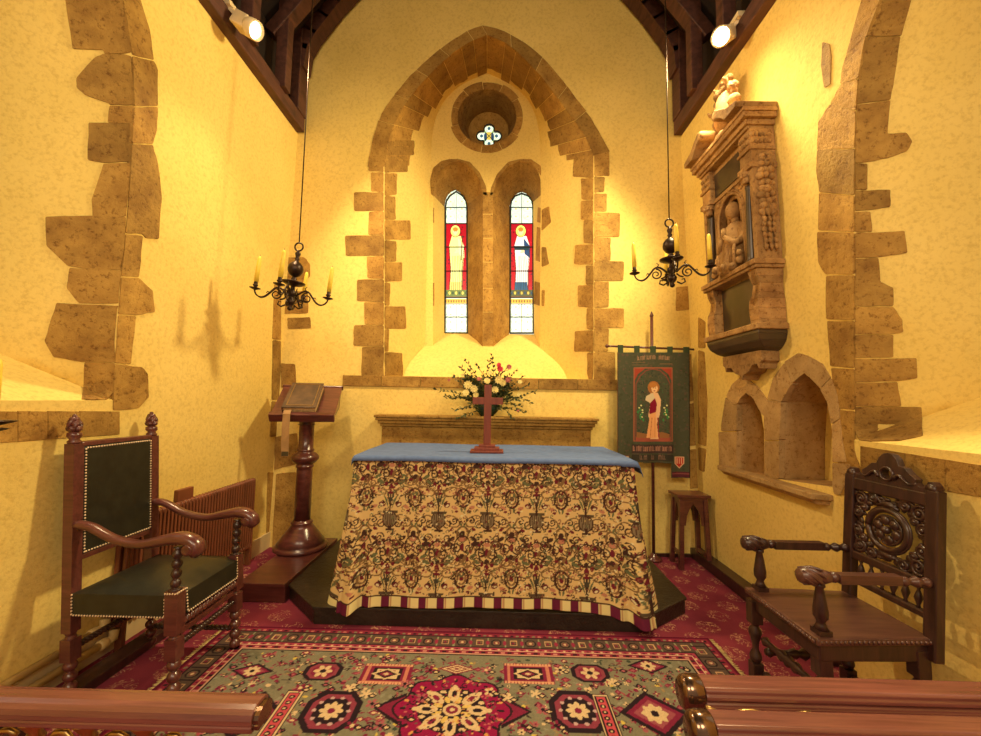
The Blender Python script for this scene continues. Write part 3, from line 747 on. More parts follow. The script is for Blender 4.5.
# ================================================================== FURNITURE
def beads(z0, z1, n, r, rn):
    out = []
    for k in range(n):
        a = z0+(z1-z0)*k/n; b = z0+(z1-z0)*(k+1)/n
        for i in range(7):
            t = i/6; out.append((rn+(r-rn)*math.sin(PI*t)**.8, a+(b-a)*t))
    return out
def turned(mb, p, q, prof, n=12):
    """prof = (radius, 0..1) along p->q"""
    p = Vector(p); q = Vector(q); L = (q-p).length
    mb.lathe([(r, t*L) for r, t in prof], p, q-p, n)
def spiral_rod(mb, p, q, r, turns, n=8):
    p = Vector(p); q = Vector(q); d = (q-p).normalized(); a = Vector((0, 0, 1)) if abs(d.z) < .9 else Vector((1, 0, 0)); u = d.cross(a).normalized(); w = d.cross(u)
    for ph in (0, PI):
        mb.tube([p.lerp(q, i/(turns*10))+(u*math.cos(2*PI*i/10+ph)+w*math.sin(2*PI*i/10+ph))*r*.45 for i in range(turns*10+1)], r*.62, n)
def nails(mb, pts, step=.014, r=.0045, n=(0, 0, 0)):
    pts = [Vector(p) for p in pts]; carry = 0
    for a, b in zip(pts, pts[1:]):
        L = (b-a).length; d = carry
        while d < L: mb.ball(a.lerp(b, d/L), r, 6); d += step
        carry = d-L

# ---- leather armchair by the left wall
ch = empty('leather_armchair', (-1.76, 2.13, 0), 'red mahogany armchair with dark green leather back and seat, standing by the left wall', 'armchair')
bx, fx, y0, y1 = -1.985, -1.462, 1.93, 2.365
for y in (y0, y1):
    m = MB(); m.box((bx-.024, y-.024, .36), (bx+.024, y+.024, 1.205)); m.box((bx-.026, y-.026, .22), (bx+.026, y+.026, .33))
    m.lathe([(.024, .205), (.02, .215), (.026, .22)], (bx, y, 0)); m.lathe([(.024, 0), (.02, .01)]+beads(.01, .22, 4, .027, .012), (bx, y, 0)); m.lathe([(.024, .33), (.018, .345), (.024, .36)], (bx, y, 0))
    l = m.build('rear_leg', MAHOG, ch, bevel=.003)
    m = MB(); m.lathe([(.024, 1.205), (.027, 1.215), (.018, 1.225), (.028, 1.24), (.027, 1.255), (.014, 1.262), (.012, 1.27)], (bx, y, 0), n=16)
    for k in range(5):
        a = 2*PI*k/5; m.tube([(bx+.022*math.cos(a+t*1.4)*math.sin(PI*(.12+t*.8)), y+.022*math.sin(a+t*1.4)*math.sin(PI*(.12+t*.8)), 1.262+t*.062) for t in [i/8 for i in range(9)]], .0085, 6)
    for lv, (hz, rr, bb_) in enumerate(((1.275, .017, .015), (1.298, .016, .014), (1.320, .009, .012))):
        for k in range(5): a = 2*PI*k/5+lv*.6; m.ball((bx+rr*math.cos(a), y+rr*math.sin(a), hz), bb_, 8)
    m.ball((bx, y, 1.334), .010, 8); m.build('finial', MAHOG, l)
    m = MB(); m.box((fx-.029, y-.029, .365), (fx+.029, y+.029, .555)); m.box((fx-.027, y-.027, .24), (fx+.027, y+.027, .345))
    m.lathe([(.024, .345), (.018, .355), (.024, .365)], (fx, y, 0)); m.lathe([(.026, 0), (.02, .01)]+beads(.01, .24, 4, .029, .013), (fx, y, 0))
    m.build('front_leg', MAHOG, ch, bevel=.004)
    m = MB(); m.lathe([(.03, .555), (.018, .562)]+beads(.562, .735, 4, .023, .011)+[(.02, .745)], (fx, y, 0), n=14); m.build('arm_support', OAK, ch)
    P = cat([(bx+.02, y, .835), (bx+.09, y, .825), (bx+.20, y, .775), (bx+.33, y, .752), (bx+.44, y, .770), (bx+.53, y, .785), (bx+.59, y, .772), (bx+.62, y, .742), (bx+.60, y, .722)], 30)
    m = MB(); m.tube(P, [.019+.010*min(1, max(0, i-14)/10) for i in range(30)], 10, sx=1.35)
    m.lathe([(.018, -.042), (.024, -.040), (.024, .04), (.018, .042)], (bx+.59, y, .742), (0, 1, 0), 14)
    m.build('arm', MAHOG, ch)
m = MB(); m.box((bx-.022, y0+.022, .69), (bx+.022, y1-.022, 1.192)); m.build('backrest', LEATH, ch, bevel=.014, bseg=3)
m = MB()
for xx in (bx+.024,): nails(m, [(xx, y0+.033, .70), (xx, y0+.033, 1.182), (xx, y1-.033, 1.182), (xx, y1-.033, .70), (xx, y0+.033, .70)])
m.build('nail_trim', NAIL, ch)
m = MB(); m.box((bx-.02, y0+.02, 1.19), (bx+.02, y1-.02, 1.212)); m.build('back_rail', MAHOG, ch, bevel=.004); m = MB(); m.box((bx-.018, y0+.02, .665), (bx+.018, y1-.02, .69)); m.build('back_rail', MAHOG, ch, bevel=.004)
# seat cushion: domed leather
m = MB(); nx, ny = 14, 14; top = []
for i in range(nx+1):
    for j in range(ny+1):
        u = i/nx; v = j/ny; x = bx+.025+(fx+.033-bx-.025)*u; y = y0-.020+(y1-y0+.040)*v
        e = min(u, 1-u)*nx; g = min(v, 1-v)*ny; ed = (0 if min(e, g) < .5 else .6 if min(e, g) < 1.5 else 1)
        if (u > .85 and (v < .12 or v > .88)): x = min(x, fx-.033)
        top.append((x, y, .535+.012*ed+.030*math.sin(PI*u)*math.sin(PI*v)))
fs = [(i*(ny+1)+j, (i+1)*(ny+1)+j, (i+1)*(ny+1)+j+1, i*(ny+1)+j+1) for i in range(nx) for j in range(ny)]
m.add(top, fs, True)
xa, xb, ya, yb = bx+.025, fx+.033, y0-.020, y1+.020; xc = fx-.033
m.prism([(xa, ya, .535), (xc, ya, .535), (xc, y0+.032, .535), (xb, y0+.032, .535), (xb, y1-.032, .535), (xc, y1-.032, .535), (xc, yb, .535), (xa, yb, .535)], (0, 0, -.098))
m.build('seat', LEATH, ch)
m = MB(); z = .442
nails(m, [(xa, ya-.002, .53), (xa, ya-.002, z), (xc, ya-.002, z), (xc, ya-.002, .53)]); m.build('nail_trim', NAIL, ch); m = MB(); nails(m, [(fx-.024, y0-.03, .548), (fx+.031, y0-.03, .548), (fx+.031, y0-.02, .548)], .012); nails(m, [(fx+.031, y0-.027, .55), (fx+.031, y0+.027, .55)], .012)
m.build('nail_trim', NAIL, ch); m = MB()
nails(m, [(fx+.031, y0+.031, .548), (fx+.035, y0+.036, z), (xb+.002, y1-.036, z), (fx+.031, y1-.031, .548)])
m.build('nail_trim', NAIL, ch)
m = MB(); turned(m, (fx+.01, y0+.02, .405), (fx+.01, y1-.02, .405), [(r/1, t) for r, t in beads(0, 1, 15, .022, .011)]); m.build('stretcher', MAHOG, ch)
m = MB(); m.box((fx-.015, y0+.02, .345), (fx+.015, y1-.02, .372)); m.build('seat_rail', MAHOG, ch, bevel=.004)
for p, q in (((fx, y0+.02, .295), (fx, y1-.02, .295)), ((bx, y0+.02, .275), (bx, y1-.02, .275)), ((bx+.02, y1, .13), (fx-.02, y1, .13))):
    m = MB(); spiral_rod(m, p, q, .016, 9); m.build('stretcher', OAK, ch)

for o in ch.children_recursive:
    for v in o.data.vertices:
        v.co.z = v.co.z-.045*min(1, v.co.z/.35)
        s_ = min(1, max(0, (fx-v.co.x-ch.location.x)/(fx-bx)))
        v.co.x += s_*.092*(1-v.co.z/1.15)+(1-s_)*(.008+.03*max(0, 1-v.co.z/.5))
        if v.co.x+ch.location.x > -1.59: v.co.z = max(v.co.z, .0105)
# ---- carved oak armchair by the right wall
rc = empty('carved_armchair', (1.55, 1.93, 0), 'dark carved oak armchair with pierced back and bare wooden seat, at the right wall', 'armchair')
X0, X1, ya, yb = 1.275, 1.728, 1.70, 2.10
def lean(z, k=.075): return X1+.0+(z-.45)*k
def RP(y, z, dx=0): return Vector((lean(z)+dx, y, z))
yn, yf = 1.705, 2.09
m = MB(); m.prism([(X0-.02, ya-.025, .45), (X1+.0, ya-.0, .45), (X1+.0, yf+.02, .45), (X0-.03, yb+.03, .45)], (0, 0, -.028)); m.build('seat', OAKR, rc, bevel=.008)
m = MB(); m.prism([(X0, ya-.005, .421), (X1-.02, ya+.01, .421), (X1-.02, yf, .421), (X0-.01, yb+.01, .421)], (0, 0, -.065)); m.build('apron', OAK, rc, bevel=.006)
m = MB()
for k in range(26): m.ball((X0-.026, ya-.01+(yb-ya+.03)*k/25, .437), .010, 6, (.5, 1, .8))
for k in range(24): m.ball((X0+(X1-X0)*k/24, ya-.022+.018*k/24, .437), .010, 6, (1, .5, .8))
m.build('carved_edge', OAKR, rc)
LEG = [(.022, 0), (.03, .03), (.022, .08), (.034, .20), (.030, .30), (.018, .36), (.030, .40), (.030, .42)]
for (x, y, nme) in ((X0+.03, ya+.025, 'front_leg'), (X0+.0, yb+.0, 'front_leg'), (X1-.04, ya+.03, 'rear_leg'), (X1-.04, yf-.02, 'rear_leg')):
    m = MB(); m.lathe([(.02, 0), (.026, .012), (.018, .03), (.028, .055), (.02, .075)], (x, y, 0), n=14); m.box((x-.024, y-.024, .075), (x+.024, y+.024, .145))
    m.lathe([(.018, .145), (.028, .165), (.024, .18), (.013, .20), (.015, .22), (.027, .26), (.028, .275), (.016, .295), (.022, .305)], (x, y, 0), n=14); m.box((x-.026, y-.026, .305), (x+.026, y+.026, .40))
    m.build(nme, OAK, rc, bevel=.003)
for p, q in (((X0+.03, ya+.04, .11), (X0+.02, yb-.03, .11)), ((X0+.05, ya+.025, .11), (X1-.05, ya+.03, .11)), ((X0+.04, yb-.01, .19), (X1-.06, yf-.02, .19)), ((X0+.03, ya+.04, .25), (X0+.02, yb-.03, .25)), ((X1-.04, ya+.05, .11), (X1-.04, yf-.04, .11))):
    m = MB(); turned(m, p, q, [(.012, 0), (.02, .05), (.012, .1), (.013, .3), (.022, .38), (.013, .43), (.024, .5), (.013, .57), (.022, .62), (.013, .7), (.012, .9), (.02, .95), (.012, 1)]); m.build('stretcher', OAK, rc)
for y, ys in ((ya+.02, yn), (yb-.005, yf)):
    m = MB(); m.box((X0+.005, y-.026, .45), (X0+.055, y+.026, .468)); x = X0+.03
    m.lathe([(.026, .468), (.018, .485), (.015, .495), (.026, .515), (.027, .54), (.018, .60), (.014, .625), (.02, .632), (.018, .645)], (x, y, 0), n=14); m.build('arm_support', OAK, rc)
    zz = .665; m = MB()
    a0, a1 = Vector((X0-.055, y, zz+.006)), Vector((lean(zz)-.02, ys, zz-.005)); f = lambda t: a0.lerp(a1, t)
    turned(m, f(0), f(.26), [(.004, -.02), (.026, .05), (.034, .2), (.034, .45), (.024, .62), (.028, .75), (.020, .95), (.012, 1)], 16)
    for k in range(6):
        an = 2*PI*k/6; m.tube([f(.02+.16*t)+Vector((0, math.cos(an+t*2)*.03, math.sin(an+t*2)*.03)) for t in [i/8 for i in range(9)]], [.003+.006*math.sin(PI*i/8) for i in range(9)], 6)
    m.box((f(.3).x, f(.5).y-.019, zz-.017), (f(.78).x, f(.5).y+.019, zz+.019))
    turned(m, f(.24), f(.32), [(.012, 0), (.022, .4), (.012, 1)]); turned(m, f(.77), f(1), [(.014, 0), (.020, .2), (.010, .35), (.022, .55), (.012, .75), (.020, .9), (.016, 1)])
    m.build('arm', OAKR if y < 2 else OAK, rc, bevel=.004)
for y in (yn, yf):
    m = MB(); m.beam(RP(y, .36), RP(y, 1.06), .05, .04, (1, 0, 0)); m.build('back_post', OAK, rc, bevel=.005)
def brail(z0, z1, nm, mt=OAK, w=.034):
    m = MB(); m.beam(RP((yn+yf)/2, z0), RP((yn+yf)/2, z1), yf-yn-.04, w, (1, 0, 0)); return m.build(nm, mt, rc, bevel=.006)
brail(.515, .545, 'lower_rail'); brail(.635, .675, 'middle_rail'); brail(.985, 1.045, 'top_rail')
for k in range(6):
    y = yn+.06+(yf-yn-.12)*k/5; m = MB(); turned(m, RP(y, .54), RP(y, .64), [(.010, 0), (.006, .15), (.015, .45), (.010, .65), (.005, .8), (.011, 1)], 10); m.build('spindle', OAK, rc)
# crest with scrolled outline and a pierced eye
ymid = (yn+yf)/2; hw = (yf-yn)/2+.015
prof = [(-1, 0), (-1, .045), (-.93, .062), (-.84, .058), (-.80, .035), (-.68, .028), (-.60, .045), (-.62, .058), (-.50, .075), (-.38, .10), (-.26, .105), (-.20, .135), (-.10, .155), (0, .16), (.10, .155), (.20, .135), (.26, .105), (.38, .10), (.50, .075), (.62, .058), (.60, .045), (.68, .028), (.80, .035), (.84, .058), (.93, .062), (1, .045), (1, 0)]
m = MB(); cp = [RP(ymid+a*hw, 1.035+b, -.015) for a, b in prof]
hole = [RP(ymid+.022*math.cos(t), 1.095+.022*math.sin(t), -.015) for t in [2*PI*i/16 for i in range(16)]]
m.plate(cp, [hole], (.03, 0, 0)); cr = m.build('crest', OAK, rc, bevel=.003)
m = MB()
for sg in (-1, 1):
    m.tube([RP(ymid+sg*(.035+.10*t), 1.075+.03*math.sin(t*6)*(1-t), -.02) for t in [i/12 for i in range(13)]], [.009*(1-i/16) for i in range(13)], 6)
    m.lathe([(.02, -.02), (.022, 0), (.02, .02)], RP(ymid+sg*hw*.9, 1.065), (1, 0, 0), 12)
m.tube([RP(ymid+.03*math.cos(t), 1.095+.03*math.sin(t), -.018) for t in [2*PI*i/16 for i in range(16)]], .006, 6, True); m.build('crest_carving', OAK, cr)
# pierced panel: wreath, rosette and foliage scrolls
m = MB(); cz = .83
def ringt(r, w, cy=ymid, z=cz, sz=1.0, dx=-.006, a0=0, a1=2*PI, n=24):
    m.tube([RP(cy+r*math.cos(a0+(a1-a0)*i/n), z+sz*r*math.sin(a0+(a1-a0)*i/n), dx) for i in range(n+1)], w, 6)
ringt(.092, .014); ringt(.066, .006); ringt(.105, .006); m.ball(RP(ymid, cz, -.012), .020, 10)
for k in range(6):
    a = 2*PI*k/6+.3; c_ = RP(ymid+.044*math.cos(a), cz+.044*math.sin(a), -.008); m.ball(c_, .024, 8, (.45, 1, 1))
    for s_2 in (-1, 1): ringt(.014, .005, ymid+.05*math.cos(a+s_2*.3), cz+.05*math.sin(a+s_2*.3), n=10)
for sy in (-1, 1):
    for sz in (-1, 1):
        for (py, pz, r) in ((.135, .115, .034), (.075, .132, .024), (.150, .045, .026), (.118, .075, .017)):
            cy_, cz_ = ymid+sy*py, cz+sz*pz
            n = 20; m.tube([RP(cy_+sy*r*(1-.75*i/n)*math.cos(4.4*PI*i/n/1.4+1), cz_+sz*r*(1-.75*i/n)*math.sin(4.4*PI*i/n/1.4+1), -.004) for i in range(n+1)], .0085, 6)
            m.ball(RP(cy_, cz_, -.008), .010, 8)
        m.tube([RP(ymid+sy*(.02+.13*t), cz+sz*(.10+.05*math.sin(PI*t)), 0) for t in [i/10 for i in range(11)]], .008, 6)
        m.tube([RP(ymid+sy*(.16+.02*math.sin(t*6)), cz+sz*(.02+.12*t), 0) for t in [i/10 for i in range(11)]], .008, 6)
        m.ball(RP(ymid+sy*.165, cz+sz*.135, 0), .018, 8, (.5, 1, 1)); m.ball(RP(ymid+sy*.10, cz+sz*.10, 0), .018, 8, (.5, 1.3, .8)); m.ball(RP(ymid+sy*.045, cz+sz*.14, 0), .016, 8, (.5, 1.4, .6))
for y_ in (-.18, .18): m.tube([RP(ymid+y_, cz-.15), RP(ymid+y_, cz+.15)], .007, 6)
for k in range(56):
    a = 2*PI*k/56; rr2 = .125+.022*(k % 3)/2; py_, pz_ = rr2*math.cos(a)*1.12, rr2*math.sin(a)*1.02
    if abs(py_) < .17 and abs(pz_) < .145: m.ball(RP(ymid+py_, cz+pz_, .004), .014, 8, (.5, 1.0+.5*(k % 2), 1.4-.5*(k % 2)))
for sy in (-1, 1):
    for sz in (-1, 1):
        for k in range(7): m.ball(RP(ymid+sy*(.168-.012*(k % 3)), cz+sz*(.03+.019*k), .004), .013, 8, (.5, 1.3, .9))
m.ball(RP(ymid, cz+.118, -.006), .026, 10, (.5, 1.6, .6)); m.ball(RP(ymid, cz-.118, -.006), .026, 10, (.5, 1.6, .6))
m.tube([RP(ymid-.05, cz+.105, -.008), RP(ymid, cz+.125, -.012), RP(ymid+.05, cz+.105, -.008)], .008, 6)
m.build('pierced_panel', OAK, rc)

for o in rc.children_recursive:
    n_ = o.name.split('.')[0]
    for v in o.data.vertices:
        z_ = v.co.z
        if n_ in ('front_leg', 'rear_leg', 'stretcher'): v.co.z = z_*1.125; 
        elif n_ in ('back_post', 'lower_rail', 'middle_rail', 'top_rail', 'spindle', 'crest', 'crest_carving', 'pierced_panel'): v.co.z = .5+(z_-.45)*.93
        else: v.co.z = z_+.05
        if n_ == 'front_leg': v.co.z = max(v.co.z, .011)
# ---- radiator and heating pipes
ra = empty('radiator', (-2.04, 2.9, 0), 'brown painted column radiator with many thin ribs on the left wall', 'radiator')
ry0, ry1, n = 2.30, 3.52, 40
base = None
for k in range(n):
    y = ry0+(ry1-ry0)*(k+.5)/n
    if base is None:
        m = MB()
        m.box((-2.040, y-.0085, .17), (-2.022, y+.0085, .685)); m.box((-2.088, y-.0085, .17), (-2.06, y+.0085, .685))
        m.lathe([(.010, -.014), (.024, -.010), (.024, .010), (.010, .014)], (-2.046, y, .155), (0, 1, 0), 12); m.lathe([(.010, -.014), (.022, -.010), (.022, .010), (.010, .014)], (-2.046, y, .685), (0, 1, 0), 12)
        m.box((-2.085, y-.006, .675), (-2.022, y+.006, .70)); m.box((-2.085, y-.006, .14), (-2.022, y+.006, .18))
        base = m.build('rib', RADP, ra, bevel=.004)
    else: o = dup(base, ra); o.location = (0, y-(ry0+(ry1-ry0)*.5/n), 0)
m = MB(); m.tube([(-2.05, ry0, .16), (-2.05, ry1, .16)], .018, 8); m.tube([(-2.05, ry0, .68), (-2.05, ry1, .68)], .014, 8); m.build('header_pipe', RADP, ra)
for y in (ry0+.03, ry1-.03):
    m = MB(); m.box((-2.06, y-.012, 0), (-2.02, y+.012, .15)); m.build('foot', RADP, ra)
m = MB(); m.box((-2.095, 2.70, .70), (-2.06, 2.84, .775)); tag(m.build('junction_box', RADP, None, bevel=.005), 'small brown box on the left wall just above the radiator', 'box')
for z, x, y1_, lb in ((.155, -2.070, 2.24, 'upper cream heating pipe along the foot of the left wall'), (.085, -2.045, 2.27, 'lower cream heating pipe along the foot of the left wall')):
    p = empty('heating_pipe', (x, 1, z), lb, 'pipe', 'heating pipes')
    m = MB(); m.tube([(x, -1.2, z), (x, y1_-.04, z)], .019, 10); m.build('pipe', CREAMP, p)
    m = MB(); m.lathe([(.022, 0), (.027, .005), (.027, .04), (.022, .045)], (x, y1_-.06, z), (0, 1, 0), 10); m.tube([(x, y1_-.02, z), (x, y1_+.02, z), (x, y1_+.025, z+.04)], .024, 8); m.build('elbow_fitting', CREAMP, p)

# ---- wooden box step and lectern
m = MB(); m.box((-1.73, 2.885, .0), (-1.415, 3.80, .105)); m.box((-1.745, 2.875, .105), (-1.415, 3.81, .127))
tag(m.build('wooden_step', MAHOG, None, bevel=.004), 'long low red wooden step running back under the lectern', 'step')
lx, ly = -1.63, 3.55
lx += .0
le = empty('lectern', (lx, ly, .127), 'red wooden lectern with turned column, round foot and sloping desk, left of the altar', 'lectern')
m = MB(); m.lathe([(.205, .127), (.215, .137), (.215, .155), (.200, .162), (.185, .172), (.19, .18), (.15, .235), (.10, .30), (.082, .325), (.088, .335), (.088, .345), (.07, .352), (.07, .36)], (lx, ly, 0), n=32); m.build('foot', MAHOG, le)
m = MB(); m.lathe([(.066, .36), (.064, .80), (.062, .82), (.072, .83), (.072, .845), (.062, .85), (.088, .87), (.112, .90), (.112, .92), (.088, .95), (.062, .962), (.070, .972), (.070, .985), (.060, .992), (.060, 1.20), (.074, 1.205), (.060, 1.215), (.066, 1.23), (.105, 1.28), (.11, 1.30)], (lx, ly, 0), n=28); m.build('column', MAHOG, le)
Rz = Matrix.Rotation(math.radians(12), 3, 'Z'); piv = Vector((lx, ly, 1.37))
def DK(u, v, w): # desk frame: u right, v up the slope, w off the surface
    s_ = math.radians(36); p = Vector((u, v*math.cos(s_)-w*math.sin(s_), v*math.sin(s_)+w*math.cos(s_))); return Rz @ p+piv
def dbox(m, a, b):
    vs = [DK(*p) for p in ((a[0], a[1], a[2]), (b[0], a[1], a[2]), (b[0], b[1], a[2]), (a[0], b[1], a[2]), (a[0], a[1], b[2]), (b[0], a[1], b[2]), (b[0], b[1], b[2]), (a[0], b[1], b[2]))]
    m.add(vs, [(0, 3, 2, 1), (4, 5, 6, 7), (0, 1, 5, 4), (1, 2, 6, 5), (2, 3, 7, 6), (3, 0, 4, 7)])
m = MB(); dbox(m, (-.25, -.20, -.03), (.25, .215, 0)); dbox(m, (-.258, .205, -.035), (.258, .222, .008))
for su in (-1, 1): m.prism([DK(su*.242, -.19, -.03), DK(su*.242, .20, -.03), DK(su*.242, .06, -.13), DK(su*.242, -.17, -.05)], Rz @ Vector((-su*.02, 0, 0)))
m.prism([DK(-.08, -.12, -.028), DK(.08, -.12, -.028), DK(.08, .14, -.028), DK(-.08, .14, -.028)], (0, 0, -.05))
dk = m.build('desk', MAHOG, le, bevel=.004)
m = MB(); dbox(m, (-.252, -.245, -.045), (.252, -.20, .030)); m.build('book_ledge', MAHOG, dk, bevel=.006)
for o in le.children:
    if o.name in ('foot', 'column'):
        for v in o.data.vertices: v.co.z = v.co.z*.96
bk = empty('bible', DK(-.03, 0, 0), 'large closed brown leather book leaning on the lectern desk', 'book')
COVER = mat_plain('brown_book_leather', (.085, .045, .02), .5, 0, .4, 14, .1); PAGE = mat_plain('page_edges', (.55, .36, .17), .8, 0, .25, 60)
m = MB(); dbox(m, (-.155, -.195, .002), (.105, .165, .010)); dbox(m, (-.155, -.195, .060), (.105, .165, .070)); dbox(m, (-.160, -.195, .002), (-.150, .165, .070)); cv = m.build('cover', COVER, bk, bevel=.003)
m = MB()
for a, b in (((-.13, -.17, .070), (.08, -.163, .073)), ((-.13, .135, .070), (.08, .142, .073)), ((-.13, -.17, .070), (-.123, .142, .073)), ((.073, -.17, .070), (.08, .142, .073))): dbox(m, a, b)
m.build('cover_tooling', mat_plain('gold_tooling', (.25, .15, .05), .4, .5, .2, 30), cv)
m = MB(); dbox(m, (-.150, -.188, .010), (.098, .158, .060)); m.build('page_block', PAGE, bk)
rb = MB(); p = [DK(-.11, -.17, .055), DK(-.11, -.25, .045), DK(-.11, -.268, .02)]; q = p[-1]
pts = p+[q+Vector((0, -.004, -.10)), q+Vector((0, 0, -.20)), q+Vector((.004, .004, -.31))]
rb.loft([a+Vector((-.028, 0, 0)) for a in pts], [a+Vector((.028, .01, 0)) for a in pts]); o = rb.build('ribbon_marker', mat_plain('gold_brown_ribbon', (.34, .19, .07), .6, 0, .2, 20), bk)
md = o.modifiers.new('t', 'SOLIDIFY'); md.thickness = .003
rb = MB(); rb.box((pts[-1].x-.025, pts[-1].y-.004, pts[-1].z+.005), (pts[-1].x+.03, pts[-1].y-.0005, pts[-1].z+.04)); rb.build('ribbon_emblem', mat_plain('dark_emblem', (.06, .045, .015), .6), o)

# ---- altar
m = MB(); o_ = [(-1.105, 2.635), (.955, 2.635), (1.29, 2.88), (1.29, D-.005), (-1.405, D-.005), (-1.405, 2.93)]
m.prism([(x, y, .0) for x, y in o_], (0, 0, .085)); 
ctr = Vector((-.07, 3.3, 0))
def sc_out(k): return [((x-ctr.x)*(1+k)+ctr.x, y if y > 3.8 else (y-ctr.y)*(1+k)+ctr.y) for x, y in o_]
m.prism([(x, y, .085) for x, y in sc_out(.008)[:6]], (0, 0, .018))
pl = mat_stone('black_veined_marble', (.010, .007, .005), (.040, .028, .020), (.5, .4, .3), .35)
tag(m.build('altar_plinth', pl, None, bevel=.006), 'low black marble plinth with cut corners under the altar', 'plinth')
at = empty('altar_table', (-.01, 3.1, .103), 'altar table hidden beneath the gold patterned cloth', 'table')
m = MB(); m.box((-.88, 2.70, .965), (.86, 3.42, 1.010)); m.build('tabletop', OAK, at)
for x in (-.80, .775):
    for y in (2.80, 3.34): m = MB(); m.box((x-.04, y-.04, .103), (x+.04, y+.04, .965)); m.build('leg', OAK, at)
# frontal: one cloth falling all round, gold with urns, flowers and scrolls
UF = .905; SD = .70; zt = 1.018; zb = .118
per = .311; vp_ = .445
c = Cv(-UF-SD, 0, UF+SD, 1.0, .0045, (222, 174, 98))
r = random.Random(3); DK_ = (70, 40, 26); RD = (112, 30, 34); GR = (104, 98, 54); BR = (132, 92, 48); PK = (192, 118, 76); CRM = (226, 196, 128)
def motif(cx, cy, fl=0):
    for sg in (-1, 1):
        S = lambda x, y: (cx+sg*x*1.02, cy+y*1.22)
        # urn shoulders and big scrolls
        c.spiral(*S(.050, -.035), .030, PI/2 if sg > 0 else PI/2, 1.2, .008, DK_, -sg); c.spiral(*S(.098, -.012), .026, PI, 1.3, .008, DK_, sg)
        c.spiral(*S(.060, .205), .036, 0, 1.5, .0085, DK_, sg); c.spiral(*S(.060, .205), .026, 1, 1.0, .007, GR, sg); c.spiral(*S(.118, .195), .030, PI, 1.3, .0085, BR, -sg)
        c.spiral(*S(.105, .115), .034, -PI/2, 1.0, .008, DK_, sg); c.spiral(*S(.060, -.105), .030, 0, 1.3, .008, DK_, -sg)
        c.ell(*S(.052, .075), .021, .016, RD, sg*.5); c.ell(*S(.054, .072), .011, .007, CRM, sg*.5); c.ell(*S(.040, .085), .018, .007, DK_, sg*.9)
        c.ell(*S(.098, .062), .020, .012, PK, -sg*.4); c.ell(*S(.112, .040), .012, .008, RD)
        c.poly([S(.006, .04), S(.020, .10), S(.048, .135), S(.030, .09)], GR); c.poly([S(.004, .06), S(.010, .13), S(.028, .155), S(.016, .10)], (84, 70, 40))
        c.ell(*S(.085, -.060), .014, .010, RD, sg*.6); c.ell(*S(.118, -.075), .016, .011, DK_, -sg*.7); c.ell(*S(.030, -.130), .013, .009, RD, sg)
        c.ell(*S(.155, .115), .040, .062, DK_, 0, .008); c.ell(*S(.155, .115), .024, .040, BR, 0, .006); c.ell(*S(.155, .115), .010, .018, RD); c.ell(*S(.155, -.085), .034, .050, BR, 0, .008); c.ell(*S(.155, -.085), .014, .022, DK_); c.ell(*S(.075, .150), .046, .030, BR, sg*.4, .007); c.ell(*S(.085, -.015), .052, .034, BR, -sg*.5, .007); c.ell(*S(.058, -.150), .036, .024, DK_, sg*.3, .007); c.ell(*S(.058, -.150), .016, .010, GR)
        for k in range(5): c.ell(*S(.065+.013*k, .150+.012*math.sin(k*2)), .006, .009, RD if k % 2 else PK, sg*.4)
        for k in range(4): c.ell(*S(.142, -.12+.085*k), .006, .018, GR, sg*.3); c.ell(*S(.142, -.10+.085*k), .006, .006, RD)
    c.ell(cx, cy-.010, .043, .056, (132, 104, 64)); c.ell(cx, cy-.010, .043, .056, DK_, 0, .006)
    for k in (-2, -1, 0, 1, 2): c.line([(cx+k*.014, cy+.030), (cx+k*.010, cy-.056)], .0035, DK_)
    c.rect(cx-.046, cy+.030, cx+.046, cy+.042, (88, 66, 40)); c.rect(cx-.008, cy-.075, cx+.008, cy-.05, DK_); c.rect(cx-.024, cy-.086, cx+.024, cy-.076, DK_)
    c.line([(cx, cy+.03), (cx, cy+.21)], .010, DK_); c.ell(cx, cy+.205, .016, .026, RD); c.ell(cx, cy+.245, .011, .014, DK_); c.ell(cx, cy+.17, .020, .010, RD); c.ell(cx, cy+.125, .012, .016, (70, 60, 40))
    c.ell(cx, cy-.15, .014, .020, RD); c.ell(cx, cy-.15, .006, .010, CRM)
for i in range(-6, 7):
    for j in (-1, 0, 1):
        motif(-.03+i*per, .585+j*.535)
def mini(cx, cy):
    for sg in (-1, 1):
        S = lambda x, y: (cx+sg*x, cy+y*1.15)
        c.spiral(*S(.038, 0), .036, PI, 1.4, .009, DK_, sg); c.spiral(*S(.105, .02), .030, 0, 1.3, .008, BR, -sg); c.ell(*S(.105, .02), .010, .012, RD); c.ell(*S(.070, -.045), .026, .012, GR, sg*.6); c.ell(*S(.070, .055), .026, .012, DK_, -sg*.6)
        c.ell(*S(.030, -.060), .012, .018, RD, sg*.3); c.ell(*S(.142, -.03), .010, .030, BR, sg*.3); c.line([S(0, -.09), S(.04, -.10), S(.09, -.075), S(.15, -.085)], .007, BR)
    c.ell(cx, cy+.01, .012, .026, RD); c.ell(cx, cy-.05, .016, .016, DK_); c.ell(cx, cy+.06, .020, .014, PK); c.ell(cx, cy+.01, .050, .075, DK_, 0, .007)
for i in range(-12, 13):
    for j in (-1, 0, 1): mini(-.03+i*per/2, .585+j*.535+(.335 if i % 2 else .30))
for i in range(2200):
    x, y = r.uniform(-UF-SD, UF+SD), r.uniform(.03, .9); c.ell(x, y, r.uniform(.003, .006), r.uniform(.003, .009), r.choice([DK_, RD, CRM, CRM, GR, (226, 180, 90)]), r.uniform(0, 3))
